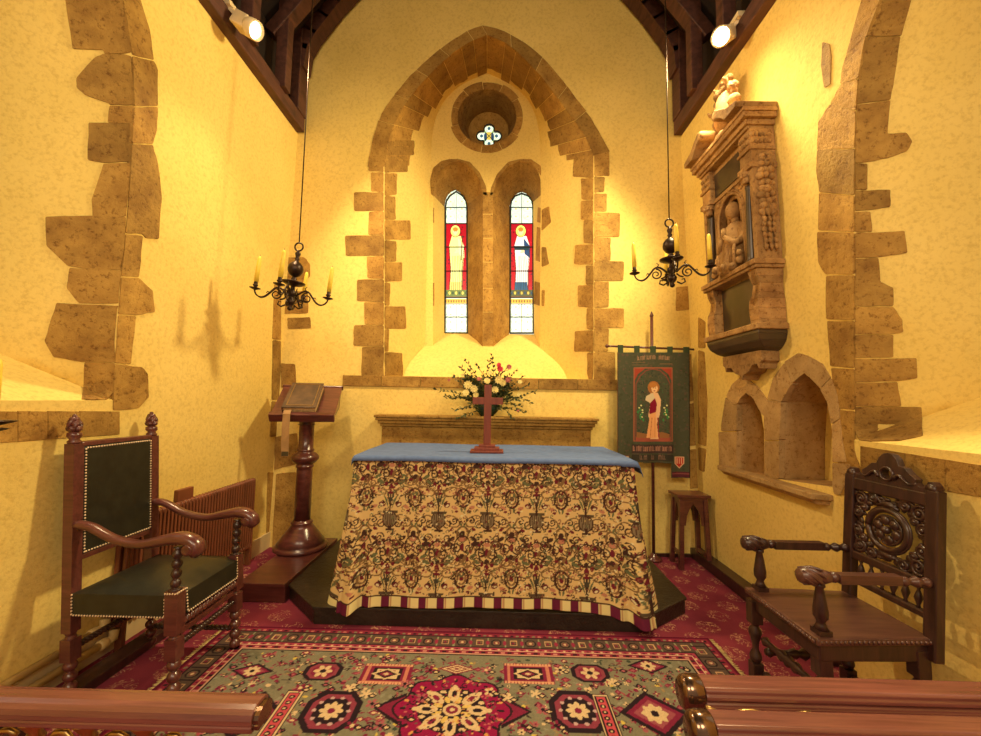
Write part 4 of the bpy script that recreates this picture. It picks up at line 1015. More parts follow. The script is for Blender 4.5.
for i in range(1500):
    x, y = r.uniform(-UF-SD, UF+SD), r.uniform(.07, .99); c.spiral(x, y, r.uniform(.008, .016), r.uniform(0, 6), r.uniform(.5, 1.1), .0048, r.choice([DK_, BR, DK_, GR, (140, 84, 50)]), r.choice([-1, 1]))
c.rect(-UF-SD, 0, UF+SD, .066, (232, 198, 116))
k = 0; x = -UF-SD
while x < UF+SD:
    w = .058+r.uniform(-.004, .004); c.rect(x, 0, x+w*.75, .066, (104, 28, 44)); c.rect(x+w*.9, 0, x+w*1.0, .066, (196, 140, 80)); x += w*2
c.line([(-UF-SD, .069), (UF+SD, .069)], .007, DK_)
def drape(U, V):
    v = V                                    # 0 at hem, 1 at the table edge
    hx = UF; rad = .03
    dz = (1-v)
    al = np.abs(U); front = al < hx; s = np.clip(al-hx, 0, SD)
    sg = np.sign(U)
    X = np.where(front, U, sg*hx)-.0125; Y = np.where(front, 2.685, 2.685+s)
    # outward direction turns through the corner
    ang = np.clip((al-(hx-.03))/.10, 0, 1)*PI/2
    nx_ = np.sin(ang)*sg; ny_ = -np.cos(ang)
    cor = np.exp(-((al-hx)/np.where(U > 0, .15, .08))**2)
    fl = .055+cor*np.where(U > 0, .060, .040)+.02*np.where(front, 0, 1)
    fold = (.040*np.sin(U*58+1.0)*np.exp(-((al-hx-.02)/.15)**2)+.007*np.sin(U*13)+.004*np.sin(U*27+2))
    d = fl*dz**1.25+fold*dz
    hem = zb+.006*np.sin(U*5+1)-cor*np.where(U > 0, .06, .045)
    Z = hem+(zt-hem)*v
    wide = cor*np.where(U > 0, .03, .0)*dz*sg
    return arr(X+nx_*d+wide, Y+ny_*d, Z)
FRC = mat_attr('gold_brocade', .8, 0, .15, .2)
o = c.mesh('altar_frontal', drape, FRC, None, True, .004); tag(o, 'gold brocade altar cloth with urns and flowers and a red and cream hem', 'altar cloth')
# blue throw-over
BLUE = mat_plain('blue_linen', U(92, 102, 120), .85, 0, .12, 20, .1, spec=.2)
m = MB(); nx, ny = 120, 60; vs = []
hx0, hx1, hy0, hy1 = -.908, .903, 2.672, 3.46
for j in range(ny+1):
    for i in range(nx+1):
        x = -.955+(.975+.955)*i/nx; y = 2.642+(3.50-2.628)*j/ny
        ox = max(hx0-x, 0, x-hx1); oy = max(hy0-y, 0, y-hy1); X_ = min(max(x, hx0), hx1); Y_ = min(max(y, hy0), hy1)
        dr = math.hypot(ox, oy)*(1.0+.25*(x > .8))
        X_ += (1 if x > 0 else -1)*min(ox, .01)+(.02*dr/.06 if ox and x > 0 else 0); Y_ -= .008*min(1, oy/.01) if y < 3 else 0
        vs.append((X_, Y_+.004*math.sin(x*9)*(oy > 0), zt+.008+.0015*math.sin(x*7+y*9)-dr*.95-(.006 if ox and oy else 0)))
m.add(vs, [(j*(nx+1)+i, j*(nx+1)+i+1, (j+1)*(nx+1)+i+1, (j+1)*(nx+1)+i) for j in range(ny) for i in range(nx)], True)
o = m.build('altar_cover', BLUE, None); md = o.modifiers.new('t', 'SOLIDIFY'); md.thickness = .004; md.offset = 1; tag(o, 'plain blue cloth spread over the top of the altar', 'cloth')
zc = zt+.014
x, y = -.058, 2.93
cr = empty('altar_cross', (x, y, zc), 'plain reddish wooden cross on a stepped base on the altar', 'cross')
RW = mat_wood('red_cross_wood', (.16, .028, .014), (.26, .055, .028), .4, (30, 30, 4), .05, .2)
m = MB(); m.box((x-.115, y-.07, zc), (x+.115, y+.07, zc+.016)); m.box((x-.088, y-.055, zc+.016), (x+.088, y+.055, zc+.036)); m.box((x-.058, y-.04, zc+.036), (x+.058, y+.04, zc+.055)); m.build('base', RW, cr, bevel=.003)
m = MB(); m.box((x-.026, y-.016, zc+.055), (x+.026, y+.016, zc+.475)); m.box((x-.108, y-.0155, zc+.335), (x+.108, y+.0155, zc+.385)); m.build('cross', RW, cr, bevel=.003)

# ---- stone shelf behind the altar with the flowers
sh = empty('stone_shelf', (-.09, 3.84, .6), 'moulded stone shelf on the back wall behind the altar', 'shelf')
m = MB(); sx0, sx1 = -1.10, .925
for (dx, y, za, zb_) in ((.0, 3.70, 1.225, 1.25), (.012, 3.712, 1.20, 1.225), (.028, 3.73, 1.17, 1.20), (.045, 3.75, 1.145, 1.17)): m.box((sx0+dx, y, za), (sx1-dx, D-.003, zb_))
m.build('cornice', STONE, sh, bevel=.006)
m = MB(); m.box((sx0+.06, 3.77, .5), (sx1-.06, D-.003, 1.145)); m.build('slab', STONE, sh)
GREEN = mat_plain('dark_foliage', (.065, .075, .018), .55, 0, .5, 40); PALEF = mat_plain('cream_petals', (.80, .66, .25), .6, 0, .15, 50); PINK = mat_plain('crimson_petals', (.60, .03, .06), .5, 0, .3, 50); PKL = mat_plain('dusky_pink_petals', (.42, .12, .10), .6, 0, .3, 50); VASE = mat_plain('dark_green_bowl', (.012, .03, .012), .25)
fx_, fy_, fz = -.08, 3.79, 1.25
fa = empty('flower_arrangement', (fx_, fy_, fz), 'loose arrangement of cream and crimson flowers with dark foliage behind the cross', 'flowers')
m = MB(); m.lathe([(.05, 0), (.055, .008), (.095, .06), (.11, .10), (.105, .105), (.09, .09)], (fx_, fy_, fz), n=24, scale=(1.15, .62)); m.build('bowl', VASE, fa)
r = random.Random(11)
fol = MB(); stm = MB(); org = Vector((fx_, fy_-.01, fz+.09))
def leaf(m_, p, d, L, w):
    d = d.normalized(); a = d.cross(Vector((r.uniform(-1, 1), r.uniform(-1, 1), r.uniform(-1, 1)))).normalized(); n_ = d.cross(a)
    m_.add([p, p+d*L*.5+a*w+n_*w*.3, p+d*L, p+d*L*.5-a*w+n_*w*.3, p+d*L*.5-n_*w*.25], [(0, 1, 4), (0, 4, 3), (1, 2, 4), (4, 2, 3)])
tips = [(437, 390), (448, 399), (455, 378), (462, 368), (466, 361), (470, 372), (478, 366), (489, 362), (492, 356), (499, 372), (507, 368), (515, 371), (521, 378), (528, 386), (534, 392), (530, 402), (524, 412), (512, 418), (455, 410), (446, 396), (474, 384), (483, 378), (503, 382), (510, 394), (460, 398), (468, 406), (480, 404), (494, 402), (517, 400), (488, 390), (476, 394), (500, 396), (520, 406), (464, 388), (458, 418), (511, 384), (494, 386), (471, 398)]
for px, py in tips:
    t = atY(px, py, fy_-.05+r.uniform(-.07, .05) if py < 405 else 3.655); t.y = min(t.y, 3.85); mid = org.lerp(t, .5)+Vector((r.uniform(-.05, .05), r.uniform(-.03, .02), r.uniform(0, .07))); P = cat([org, mid, t], 14)
    stm.tube(P, [.0028*(1-i/20) for i in range(14)], 5)
    for i in range(3, 14):
        for k in range(2):
            d = (P[i]-P[i-1]).normalized()+Vector((r.uniform(-1, 1), r.uniform(-1, 1), r.uniform(-.6, 1)))*.9; leaf(fol, P[i], d, r.uniform(.024, .05), r.uniform(.007, .013))
for k in range(900):
    a = r.uniform(0, 2*PI); q = r.uniform(0, 1)**.6; p = org+Vector((math.cos(a)*.21*q, -.02+math.sin(a)*.07*q, .04+abs(math.sin(a*1.3))*.24*q)); leaf(fol, p, Vector((r.uniform(-1, 1), r.uniform(-1, .4), r.uniform(-.5, 1))), r.uniform(.03, .06), r.uniform(.009, .016))
for v in fol.v:
    if v.y > 3.685: v.z = max(v.z, 1.254)
for v in stm.v:
    if v.y > 3.685: v.z = max(v.z, 1.254)
fol.build('foliage', GREEN, fa, kind='stuff'); stm.build('stems', GREEN, fa, kind='stuff')
def blossom(p, R_, mt, petals=10, layers=3):
    m_ = MB(); d = Vector((r.uniform(-.4, .4), -1, r.uniform(0, .5))).normalized(); a = d.cross(Vector((0, 0, 1))).normalized(); b = d.cross(a)
    for l in range(layers):
        for k in range(petals-l):
            an = 2*PI*k/(petals-l)+l*.5; e = a*math.cos(an)+b*math.sin(an); s_ = a*-math.sin(an)+b*math.cos(an); rr = R_*(1-.25*l); up = .15+.35*l
            m_.add([p+d*.002*l, p+e*rr*.6+s_*rr*.26+d*rr*up*.7, p+e*rr+d*rr*up, p+e*rr*.6-s_*rr*.26+d*rr*up*.7], [(0, 1, 2, 3)])
    m_.ball(p+d*R_*.25, R_*.22, 8); return m_.build('blossom', mt, fa)
for px, py, R_, mt in ((468, 385, .034, PALEF), (474, 389, .030, PALEF), (466, 393, .028, PALEF), (476, 395, .024, PALEF), (499, 380, .032, PALEF), (503, 383, .026, PALEF), (495, 390, .03, PALEF), (487, 381, .026, PALEF), (520, 382, .018, PALEF), (519, 395, .016, PALEF), (490, 373, .017, PALEF), (500, 369, .026, PINK), (499, 365, .020, PINK), (509, 367, .022, PKL), (508, 380, .024, PKL), (479, 379, .018, PKL), (463, 375, .014, PALEF), (449, 380, .012, PKL), (518, 411, .012, PKL), (461, 408, .012, PALEF)):
    blossom(atY(px, py, fy_-.11+r.uniform(-.02, .02)), R_*1.3, mt)

# ---- banner on its pole, and the stool
by = 3.80
ba = empty('processional_banner', (1.425, by, 0), 'dark green embroidered banner with a robed figure, hanging on a red pole', 'banner')
m = MB(); m.tube([(1.43, by, .03), (1.44, by, 2.20)], .014, 10); m.lathe([(.014, 2.20), (.02, 2.21), (.004, 2.25)], (1.44, by, 0), n=10); m.build('pole', MAHOG, ba)
m = MB(); m.lathe([(.07, 0), (.07, .02), (.03, .035), (.022, .06)], (1.43, by, 0), n=20); m.build('foot', MAHOG, ba)
m = MB(); m.tube([atY(606, 346, by-.015), atY(694, 349.5, by-.015)], .010, 10); a = atY(607, 346, by-.015); m.ball(a, .018, 10); m.build('crossbar', MAHOG, ba)
c = Cv(614, 344, 692, 480, .42, (72, 66, 40))
r = random.Random(5)
for i in range(900): c.ell(r.uniform(614, 692), r.uniform(350, 480), r.uniform(.4, 1.6), r.uniform(.4, 1.6), r.choice([(80, 70, 44), (64, 60, 34), (88, 66, 44), (70, 66, 42)]))
for i in range(260): c.ell(r.uniform(635, 672), r.uniform(368, 440), .6, .6, r.choice([(88, 74, 44), (60, 84, 44), (40, 50, 34)]))
# arch picture
c.poly([(634, 368), (634, 382), (638, 374), (645, 368.5)], (150, 56, 32)); c.poly([(672, 368), (672, 382), (668, 374), (661, 368.5)], (150, 56, 32))
c.line([(634, 441), (634, 368), (672, 368), (672, 441), (634, 441)], 1.1, (150, 78, 46))
c.line([(636, 441), (636, 384), (640, 376), (646, 370.5), (653, 369), (660, 370.5), (666, 376), (670, 384), (670, 441)], .9, (128, 60, 40))
c.rect(636, 437, 670, 441, (150, 70, 44)); c.poly([(637, 432), (647, 434), (662, 432), (669, 434), (669, 438), (637, 438)], (138, 84, 40))
c.ell(653.5, 387.5, 6, 6.4, (160, 92, 38)); c.ell(654.5, 388.5, 3.2, 4.3, (226, 166, 100)); c.ell(653, 385, 4, 2.6, (176, 104, 40)); c.ell(655.5, 388, .5, .4, (70, 30, 20)); c.ell(653.2, 388, .5, .4, (70, 30, 20)); c.line([(653.6, 390.8), (655, 390.8)], .5, (150, 50, 40))
c.poly([(646, 397), (651, 393), (658, 393), (661, 400), (660, 414), (657, 424), (659, 439), (650, 439), (652, 424), (648, 416), (650, 404)], (222, 160, 100))
c.poly([(646, 396), (653, 393), (655, 398), (650, 403), (645, 400)], (206, 170, 116)); c.poly([(650, 403), (655, 398), (657, 404), (656, 414), (653, 419), (649, 413)], (128, 20, 34)); c.line([(658, 418), (659, 438)], 1, (140, 40, 36))
c.poly([(650, 414), (656, 412), (658, 438), (646, 438)], (224, 146, 78)); c.line([(652, 418), (650, 437)], .6, (176, 96, 50)); c.line([(655, 418), (655, 437)], .6, (176, 96, 50))
for sx_ in (641, 666):
    for k in range(6): c.ell(sx_+r.uniform(-2.2, 2.2), 417-k*2.3, .9, .7, (214, 190, 110)); c.ell(sx_+r.uniform(-3, 3), 420-k*2, 1.0, 1.4, (60, 110, 50))
GLY = {'S': [[(1, 0), (0, 0), (0, .5), (1, .5), (1, 1), (0, 1)]], 'M': [[(0, 1), (0, 0), (.5, .6), (1, 0), (1, 1)]], 'A': [[(0, 1), (.5, 0), (1, 1)], [(.2, .65), (.8, .65)]], 'R': [[(0, 1), (0, 0), (1, .1), (1, .4), (0, .5), (1, 1)]], 'Y': [[(0, 0), (.5, .5), (1, 0)], [(.5, .5), (.5, 1)]],
       'T': [[(0, 0), (1, 0)], [(.5, 0), (.5, 1)]], 'E': [[(1, 0), (0, 0), (0, 1), (1, 1)], [(0, .5), (.8, .5)]], 'O': [[(0, 0), (1, 0), (1, 1), (0, 1), (0, 0)]], 'H': [[(0, 0), (0, 1)], [(1, 0), (1, 1)], [(0, .5), (1, .5)]], 'N': [[(0, 1), (0, 0), (1, 1), (1, 0)]], 'I': [[(.5, 0), (.5, 1)]], 'U': [[(0, 0), (0, 1), (1, 1), (1, 0)]], 'V': [[(0, 0), (.5, 1), (1, 0)]], 'G': [[(1, .1), (0, 0), (0, 1), (1, 1), (1, .5), (.5, .5)]]}
def word(t, x, y, w, h, col, arcf=None):
    # close set blackletter, too small in the embroidery to read: upright minims tied in pairs
    for k, chh in enumerate(t):
        if chh == ' ': continue
        x_ = x+k*w*1.45; o_ = arcf(k) if arcf else 0
        for a in (0, .5, 1)[:2+(k % 2)]: c.line([(x_+a*w, y+o_+(.3 if (k+int(a*2)) % 3 else -.5)), (x_+a*w, y+h+o_)], .55, col)
        c.line([(x_, y+o_+h*(.1 if k % 3 else .9)), (x_+w*.9, y+o_+h*(.1 if k % 3 else .9))], .5, col)
    return
    for k, chh in enumerate(t):
        for st_ in GLY.get(chh, []): c.line([(x+k*w*1.45+a*w, y+b*h+(arcf(k) if arcf else 0)) for a, b in st_], .55, col)
word('UGINUH TVTY', 637.5, 356.5, 2.1, 3.6, (150, 104, 66), lambda k: -.25*math.sin(PI*k/10)*4)
for (xa, xb, y_) in ((632, 647, 365), (632, 645, 362.5), (660, 672, 364)): c.line([(xa, y_), (xb, y_)], .7, (120, 86, 48))
c.rect(632, 444.5, 673, 453, (66, 46, 34)); c.rect(632, 454.5, 673, 461, (58, 48, 32)); word('STEIOUSIMTEV', 633.5, 446.5, 2.2, 4.4, (164, 104, 70)); word('IN T SH', 640, 455.5, 2.6, 4, (136, 92, 62))
def shield(x, y, w, h, c1, c2):
    P = [(x-w, y), (x+w, y), (x+w, y+h*.6), (x, y+h), (x-w, y+h*.6)]; c.poly(P, c1); c.line(P+[P[0]], .9, c2); 
    for k in (-1, 0, 1): c.line([(x+k*w*.5, y+1.5), (x+k*w*.5, y+h*.6)], .9, c2)
shield(679.5, 457, 4.3, 11, (172, 44, 30), (206, 148, 96)); shield(625, 456, 4, 8, (200, 170, 110), (120, 60, 40))
c.rect(671.5, 472, 689, 477, (84, 34, 34)); c.rect(671.5, 473, 689, 474, (130, 62, 50)); c.line([(617.5, 352), (617.5, 478)], .8, (92, 52, 30)); c.line([(689.3, 352), (689.3, 478)], .8, (40, 30, 22))
tabs = [(617.5, 623.5), (634, 640), (650, 656), (667, 673), (683, 689.5)]
base_f = onY(by-.03)
def bf(X, Y):
    P = base_f(X, Y); P[..., 1] += .010*np.sin(X*.28)*np.clip((Y-350)/120, 0, 1); return P
keep = np.zeros(c.X.shape, bool)
keep |= (c.Y >= 352) & (c.X > 617) & (c.X < 689.8) & (c.Y < 463+.02*(c.X-653)); keep |= (c.Y > 460) & (c.X > 617) & (c.X < 633) & (c.Y < 477); keep |= (c.Y > 460) & (c.X > 671) & (c.X < 689.8) & (c.Y < 478)
for a, b in tabs: keep |= (c.Y < 353) & (c.Y > 346+.03*(a-617)-1.2) & (c.X > a) & (c.X < b)
c.rect(614, 344, 692, 352, (62, 66, 36))
o = c.mesh('banner_cloth', bf, mat_attr('embroidered_banner', .85, 0, .2, .15), ba, True)
bm = bmesh.new(); bm.from_mesh(o.data); bm.verts.ensure_lookup_table(); kk = keep.ravel(); bmesh.ops.delete(bm, geom=[v for v in bm.verts if not kk[v.index]], context='VERTS'); bm.to_mesh(o.data); bm.free()
md = o.modifiers.new('t', 'SOLIDIFY'); md.thickness = .004; md.offset = 0

so = empty('wooden_stool', (1.70, 3.70, 0), 'red wooden stool with pointed arch sides in the right back corner', 'stool')
m = MB(); m.box((1.565, 3.59, .595), (1.845, 3.80, .618)); m.box((1.585, 3.605, .57), (1.825, 3.785, .595)); m.build('seat', MAHOG, so, bevel=.004)
T = [(1.605, 3.62), (1.805, 3.62), (1.605, 3.77), (1.805, 3.77)]
for x, y in T:
    m = MB(); dx = -.018 if x < 1.7 else .018; dy = -.018 if y < 3.7 else .018; m.beam((x+dx, y+dy, 0), (x, y, .572), .036, .036, (0, 1, 0)); m.build('leg', MAHOG, so, bevel=.003)
def archpanel(a, b, th):
    a = Vector(a); b = Vector(b); f = lambda u, z: a.lerp(b, u)+Vector((0, 0, z))
    P = [f(0, .57), f(0, .36), f(.10, .36), f(.16, .44), f(.28, .49), f(.42, .52), f(.5, .545), f(.58, .52), f(.72, .49), f(.84, .44), f(.9, .36), f(1, .36), f(1, .57)]
    mm = MB(); mm.prism(P, th); mm.build('arched_apron', MAHOG, so)
archpanel((1.62, 3.612, 0), (1.79, 3.612, 0), (0, .012, 0)); archpanel((1.62, 3.766, 0), (1.79, 3.766, 0), (0, .012, 0)); archpanel((1.597, 3.635, 0), (1.597, 3.755, 0), (.012, 0, 0)); archpanel((1.802, 3.635, 0), (1.802, 3.755, 0), (.012, 0, 0))
for x in (1.60, 1.81):
    m = MB(); m.box((x-.01, 3.63, .10), (x+.01, 3.76, .13)); m.build('stretcher', MAHOG, so)
# ================================================================== CHANDELIERS
def chandelier(loc, rot, label, tilt):
    x, y, z = loc
    t = empty('chandelier', (x, y, z), label, 'chandelier', 'hanging candle chandeliers')
    def P(r_, a, h): return Vector((x+r_*math.cos(a), y+r_*math.sin(a), z+h))
    m = MB(); m.tube([(x, y, z+.50), (x, y, 5.6 if abs(x) < 1 else RZ+.38+(2.05-abs(x+.1))*math.tan(53*PI/180)+.02)], .0042, 6); m.build('suspension_rod', IRON, t)
    m = MB(); m.tube([(x+.030*math.cos(k), y, z+.475+.030*math.sin(k)) for k in [2*PI*i/20 for i in range(20)]], .006, 8, True); m.build('ring', IRON, t)
    m = MB(); m.lathe([(.004, 0), (.016, .008), (.018, .02), (.010, .03), (.028, .05), (.034, .07), (.022, .09), (.018, .10), (.03, .115), (.03, .14), (.016, .155), (.014, .18), (.055, .19), (.078, .202), (.080, .21), (.03, .212), (.016, .22), (.022, .235), (.014, .245), (.016, .25), (.036, .262), (.050, .285), (.054, .305), (.050, .33), (.034, .352), (.015, .365), (.012, .375), (.018, .385), (.012, .395), (.016, .41), (.020, .425), (.010, .44), (.006, .45)], (x, y, z), n=28); m.build('baluster', IRON, t)
    for k in range(4):
        a = rot+k*PI/2
        m = MB()
        pts = [P(r_, a, h) for r_, h in ((.03, .11), (.055, .135), (.085, .155), (.115, .150), (.145, .115), (.175, .082), (.205, .070), (.235, .082), (.25, .105), (.252, .12))]
        m.tube(cat(pts, 26), [.0075]*20+[.006]*6, 6)
        n = 26; cx, cz, r0 = .105, .105, .040
        m.tube([P(cx+r0*(1-.8*i/n)*math.cos(PI*.5+4*PI*i/n/1.3), a, cz+r0*(1-.8*i/n)*math.sin(PI*.5+4*PI*i/n/1.3)) for i in range(n+1)], [.006-.002*i/n for i in range(n+1)], 6)
        m.tube([P(.03, a, .10), P(.05, a, .08), P(.075, a, .07)], .006, 6); m.tube([P(.10, a, .155), P(.085, a, .175), P(.10, a, .19)], [.005, .004, .002], 6); m.tube([P(.148, a, .112), P(.165, a, .118), P(.172, a, .104)], [.005, .004, .002], 6)
        m.tube([P(.03, a, .04), P(.06, a, .022), P(.085, a, .035), P(.08, a, .058), P(.062, a, .054)], [.006, .006, .006, .005, .004], 6)
        ar = m.build('arm', IRON, t)
        m = MB(); c = P(.252, a, 0); m.lathe([(.006, .115), (.018, .120), (.036, .127), (.038, .131), (.012, .133), (.010, .140), (.017, .146), (.018, .152), (.013, .158), (.014, .172), (.010, .175)], c, n=18); m.build('drip_pan', IRON, ar)
    piv = Vector((0, 0, .475)); Rt = Matrix.Rotation(tilt, 3, 'Y')
    for o in t.children_recursive:
        if o.name.startswith('suspension'): continue
        for v in o.data.vertices: v.co = Rt @ (v.co-piv)+piv
    pp = [Rt @ (Vector((.252*math.cos(rot+k*PI/2), .252*math.sin(rot+k*PI/2), .175))-piv)+piv+Vector(loc) for k in range(4)]
    return t, [tuple(p)+(tilt,) for p in pp]
tL, cL = chandelier((-1.458, 2.9, 2.015), PI+math.radians(9), 'wrought iron chandelier hanging on a rod at the left, beside the left wall', math.radians(5.5))
tR, cR = chandelier((1.235, 2.9, 2.225), PI-math.radians(15), 'wrought iron chandelier hanging on a rod at the right, in front of the monument', math.radians(-2))
names = ['left arm', 'front arm', 'right arm', 'back arm']
first = None
for cs, side_ in ((cL, 'left chandelier'), (cR, 'right chandelier')):
    for k, (x, y, z, tl) in enumerate(cs):
        if first is None:
            m = MB(); m.lathe([(.0155, .001), (.0150, .10), (.013, .165), (.009, .184), (.003, .188)], (x, y, z), n=12)
            first = empty('candle', (x, y, z-.001)); m.build('wax_stick', CANDLE, first); w = MB(); w.tube([(x, y, z+.186), (x+.001, y, z+.20)], .0015, 5); w.build('wick', LEAD, first); o = first
        else: o = dup(first); o.location = (x, y, z-.001)
        o.rotation_euler = (0, tl, 0); tag(o, 'yellow candle on the %s of the %s' % (names[k], side_), 'candle', 'chandelier candles')

# ---- wall brackets just coming into view at both edges
def bracket(x, y, z, wx, label):
    t = empty('candle_bracket', (wx, y, z), label, 'candle holder', 'wall candle brackets')
    s_ = -1 if wx < 0 else 1
    m = MB(); m.tube(cat([(wx-s_*.0, y, z-.10), (wx-s_*.06, y, z-.12), ((x+wx)/2, y, z-.09), (x, y, z-.05), (x, y, z)], 18), .006, 6)
    m.tube([(x+s_*.035, y, z+.012), (x-s_*.002+s_*.01, y, z+.03), (x-s_*.045+s_*.08, y, z+.13)], .002, 5); m.build('arm', IRON, t)
    m = MB(); m.box((min(wx, wx-s_*.012), y-.03, z-.16), (max(wx, wx-s_*.012), y+.03, z-.04)); m.build('wall_plate', IRON, t)
    m = MB(); m.lathe([(.006, -.03), (.012, -.01), (.045, .0), (.062, .006), (.063, .010), (.02, .012), (.012, .02), (.014, .045), (.010, .048)], (x, y, z), n=24)
    m.lathe([(.006, -.035), (.04, -.022), (.045, -.018), (.006, -.012)], (x, y, z), n=24); m.build('drip_pan', IRON, t)
    o = dup(first); o.location = (x, y, z+.045); o.rotation_euler = (0, 0, 0); tag(o, 'yellow candle on the iron bracket of the %s wall' % ('left' if wx < 0 else 'right'), 'candle')
bracket(-1.80, 1.45, 1.285, xl(1.2), 'iron candle bracket on the left wall at the picture edge')
bracket(1.715, 1.37, 1.145, xr(1.0), 'iron candle bracket on the right wall at the picture edge')

# ================================================================== WALL MONUMENT
Y0m = 3.30; LM = .72
mo = empty('wall_monument', (1.83, 2.95, 1.55), 'carved alabaster wall monument with a praying figure between black columns, high on the right wall', 'monument')
def M_(u, w, h):
    h = 1.565+(h-1.56)*1.035; return Vector((xr(h)-w*.80, Y0m-.06-u*.885, h))
def mbx(m, u0, u1, w0, w1, h0, h1):
    vs = [M_(u, w, h) for h in (h0, h1) for (u, w) in ((u0, w0), (u1, w0), (u1, w1), (u0, w1))]
    m.add(vs, [(0, 3, 2, 1), (4, 5, 6, 7), (0, 1, 5, 4), (1, 2, 6, 5), (2, 3, 7, 6), (3, 0, 4, 7)])
# hanging apron
m = MB(); pts = [(.10, 1.745), (.10, 1.68), (.13, 1.665), (.14, 1.63), (.16, 1.66), (.22, 1.655), (.27, 1.615), (.33, 1.60), (.36, 1.565), (.39, 1.60), (.45, 1.615), (.50, 1.655), (.56, 1.66), (.58, 1.63), (.59, 1.665), (.62, 1.68), (.62, 1.745)]
m.prism([M_(u, .002, h) for u, h in pts], (-.12, 0, 0))
for u, h in ((.22, 1.70), (.30, 1.66), (.36, 1.69), (.42, 1.66), (.50, 1.70), (.36, 1.62)): m.ball(M_(u, .12, h), .028, 8, (.8, 1, 1))
m.build('scrolled_apron', MONST, mo, bevel=.004)
m = MB(); prof = [(.235, 1.865), (.235, 1.84), (.215, 1.80), (.17, 1.765), (.12, 1.745)]
for k in range(len(prof)-1):
    (w0, h0), (w1, h1) = prof[k], prof[k+1]
    f = lambda w, h, e: [M_(e, .002, h), M_(e, w, h), M_(LM-e, w, h), M_(LM-e, .002, h)]
    e0, e1 = (.235-w0)*.8, (.235-w1)*.8; A_ = f(w0, h0, e0); B_ = f(w1, h1, e1); m.add(A_+B_, [(0, 1, 2, 3), (7, 6, 5, 4), (0, 4, 5, 1), (1, 5, 6, 2), (2, 6, 7, 3), (3, 7, 4, 0)])
m.build('black_base', BLACKM, mo, bevel=.004)
m = MB(); mbx(m, -.02, LM+.02, .002, .255, 1.865, 1.905); m.build('base_ledge', MONST, mo, bevel=.008)
m = MB(); mbx(m, .04, LM-.04, .002, .13, 1.905, 2.25); m.build('body', MONST, mo)
m = MB(); mbx(m, .13, LM-.13, .13, .142, 1.925, 2.235); m.build('inscription_panel', BLACKM, mo, bevel=.003)
for u0 in (.0, LM-.115):
    m = MB(); cs = [(1.905, .215), (1.93, .215), (2.00, .222), (2.06, .215), (2.10, .195), (2.16, .185), (2.20, .205), (2.25, .215)]
    for k in range(len(cs)-1):
        (h0, w0), (h1, w1) = cs[k], cs[k+1]; e0 = (.222-w0)*.35; e1 = (.222-w1)*.35
        A_ = [M_(u0+e0, .002, h0), M_(u0+e0, w0, h0), M_(u0+.115-e0, w0, h0), M_(u0+.115-e0, .002, h0)]; B_ = [M_(u0+e1, .002, h1), M_(u0+e1, w1, h1), M_(u0+.115-e1, w1, h1), M_(u0+.115-e1, .002, h1)]
        m.add(A_+B_, [(0, 1, 2, 3), (7, 6, 5, 4), (0, 4, 5, 1), (1, 5, 6, 2), (2, 6, 7, 3), (3, 7, 4, 0)])
    m.build('console', MONST, mo, bevel=.003)
m = MB(); mbx(m, -.02, LM+.015, .002, .235, 2.25, 2.272); mbx(m, -.03, LM+.025, .002, .25, 2.272, 2.305); m.build('middle_cornice', MONST, mo, bevel=.005)
# upper stage: back, arched niche with the figure
m = MB(); nu, nw_ = LM/2, .175; hb = 2.305; ht = 2.90
arch = [(nu-nw_, 2.33)]+[(nu+nw_*math.cos(PI-PI*i/16), 2.70+nw_*math.sin(PI*i/16)) for i in range(17)]+[(nu+nw_, 2.33)]
m.plate([M_(u, .165, h) for u, h in ((.12, hb), (LM-.12, hb), (LM-.12, ht), (.12, ht))], [[M_(u, .165, h) for u, h in arch]], (.12, 0, 0))
m.build('niche_front', MONST, mo)
m = MB(); mbx(m, .05, LM-.05, .002, .05, hb, ht+.26); m.build('back_slab', MONST, mo)
m = MB(); m.tube([M_(u, .168, h) for u, h in arch], .010, 6); m.tube([M_(nu+(u-nu)*1.09, .166, h if h < 2.4 else 2.70+(h-2.70)*1.09) for u, h in arch], .006, 6)
for k in range(9):
    a = PI*(k+.5)/9; m.ball(M_(nu+nw_*1.07*math.cos(a), .17, 2.70+nw_*1.12*math.sin(a)), .011, 6)
for sg in (-1, 1):
    m.ball(M_(nu+sg*.165, .167, 2.86), .020, 8, (.6, 1.2, .8)); m.ball(M_(nu+sg*.145, .167, 2.885), .012, 8)
m.build('arch_moulding', MONST, mo)
# praying figure in the niche
m = MB(); c0 = M_(nu, .125, 0)
def fp(u, w, h): return M_(nu+u*1.25, .125+w*1.1, 2.31+(h-2.31)*1.2)
m.tube([fp(0, -.01, 2.31), fp(0, 0, 2.36), fp(0, .005, 2.44), fp(.005, 0, 2.52), fp(.005, 0, 2.585), fp(.005, 0, 2.615)], [.125, .118, .092, .088, .070, .030], 16)
m.tube([fp(0, .0, 2.60), fp(0, .005, 2.65)], [.028, .026], 10)
m.ball(fp(0, .012, 2.685), .050, 16, (1.1, 1.0, 1.35)); m.ball(fp(.0, .066, 2.680), .010, 8, (1, .7, 1.3))
for sg in (-1, 1):
    m.ball(fp(sg*.018, .055, 2.695), .006, 6); m.tube([fp(sg*.075, 0, 2.575), fp(sg*.110, .02, 2.49), fp(sg*.075, .075, 2.46), fp(sg*.012, .105, 2.52)], [.034, .036, .030, .018], 10)
    m.tube([fp(sg*.012, .100, 2.51), fp(sg*.008, .108, 2.575)], [.016, .007], 8)
m.tube([fp(-.016, .056, 2.662), fp(.016, .056, 2.662)], .003, 6)
fg = m.build('figure', MONST, mo)
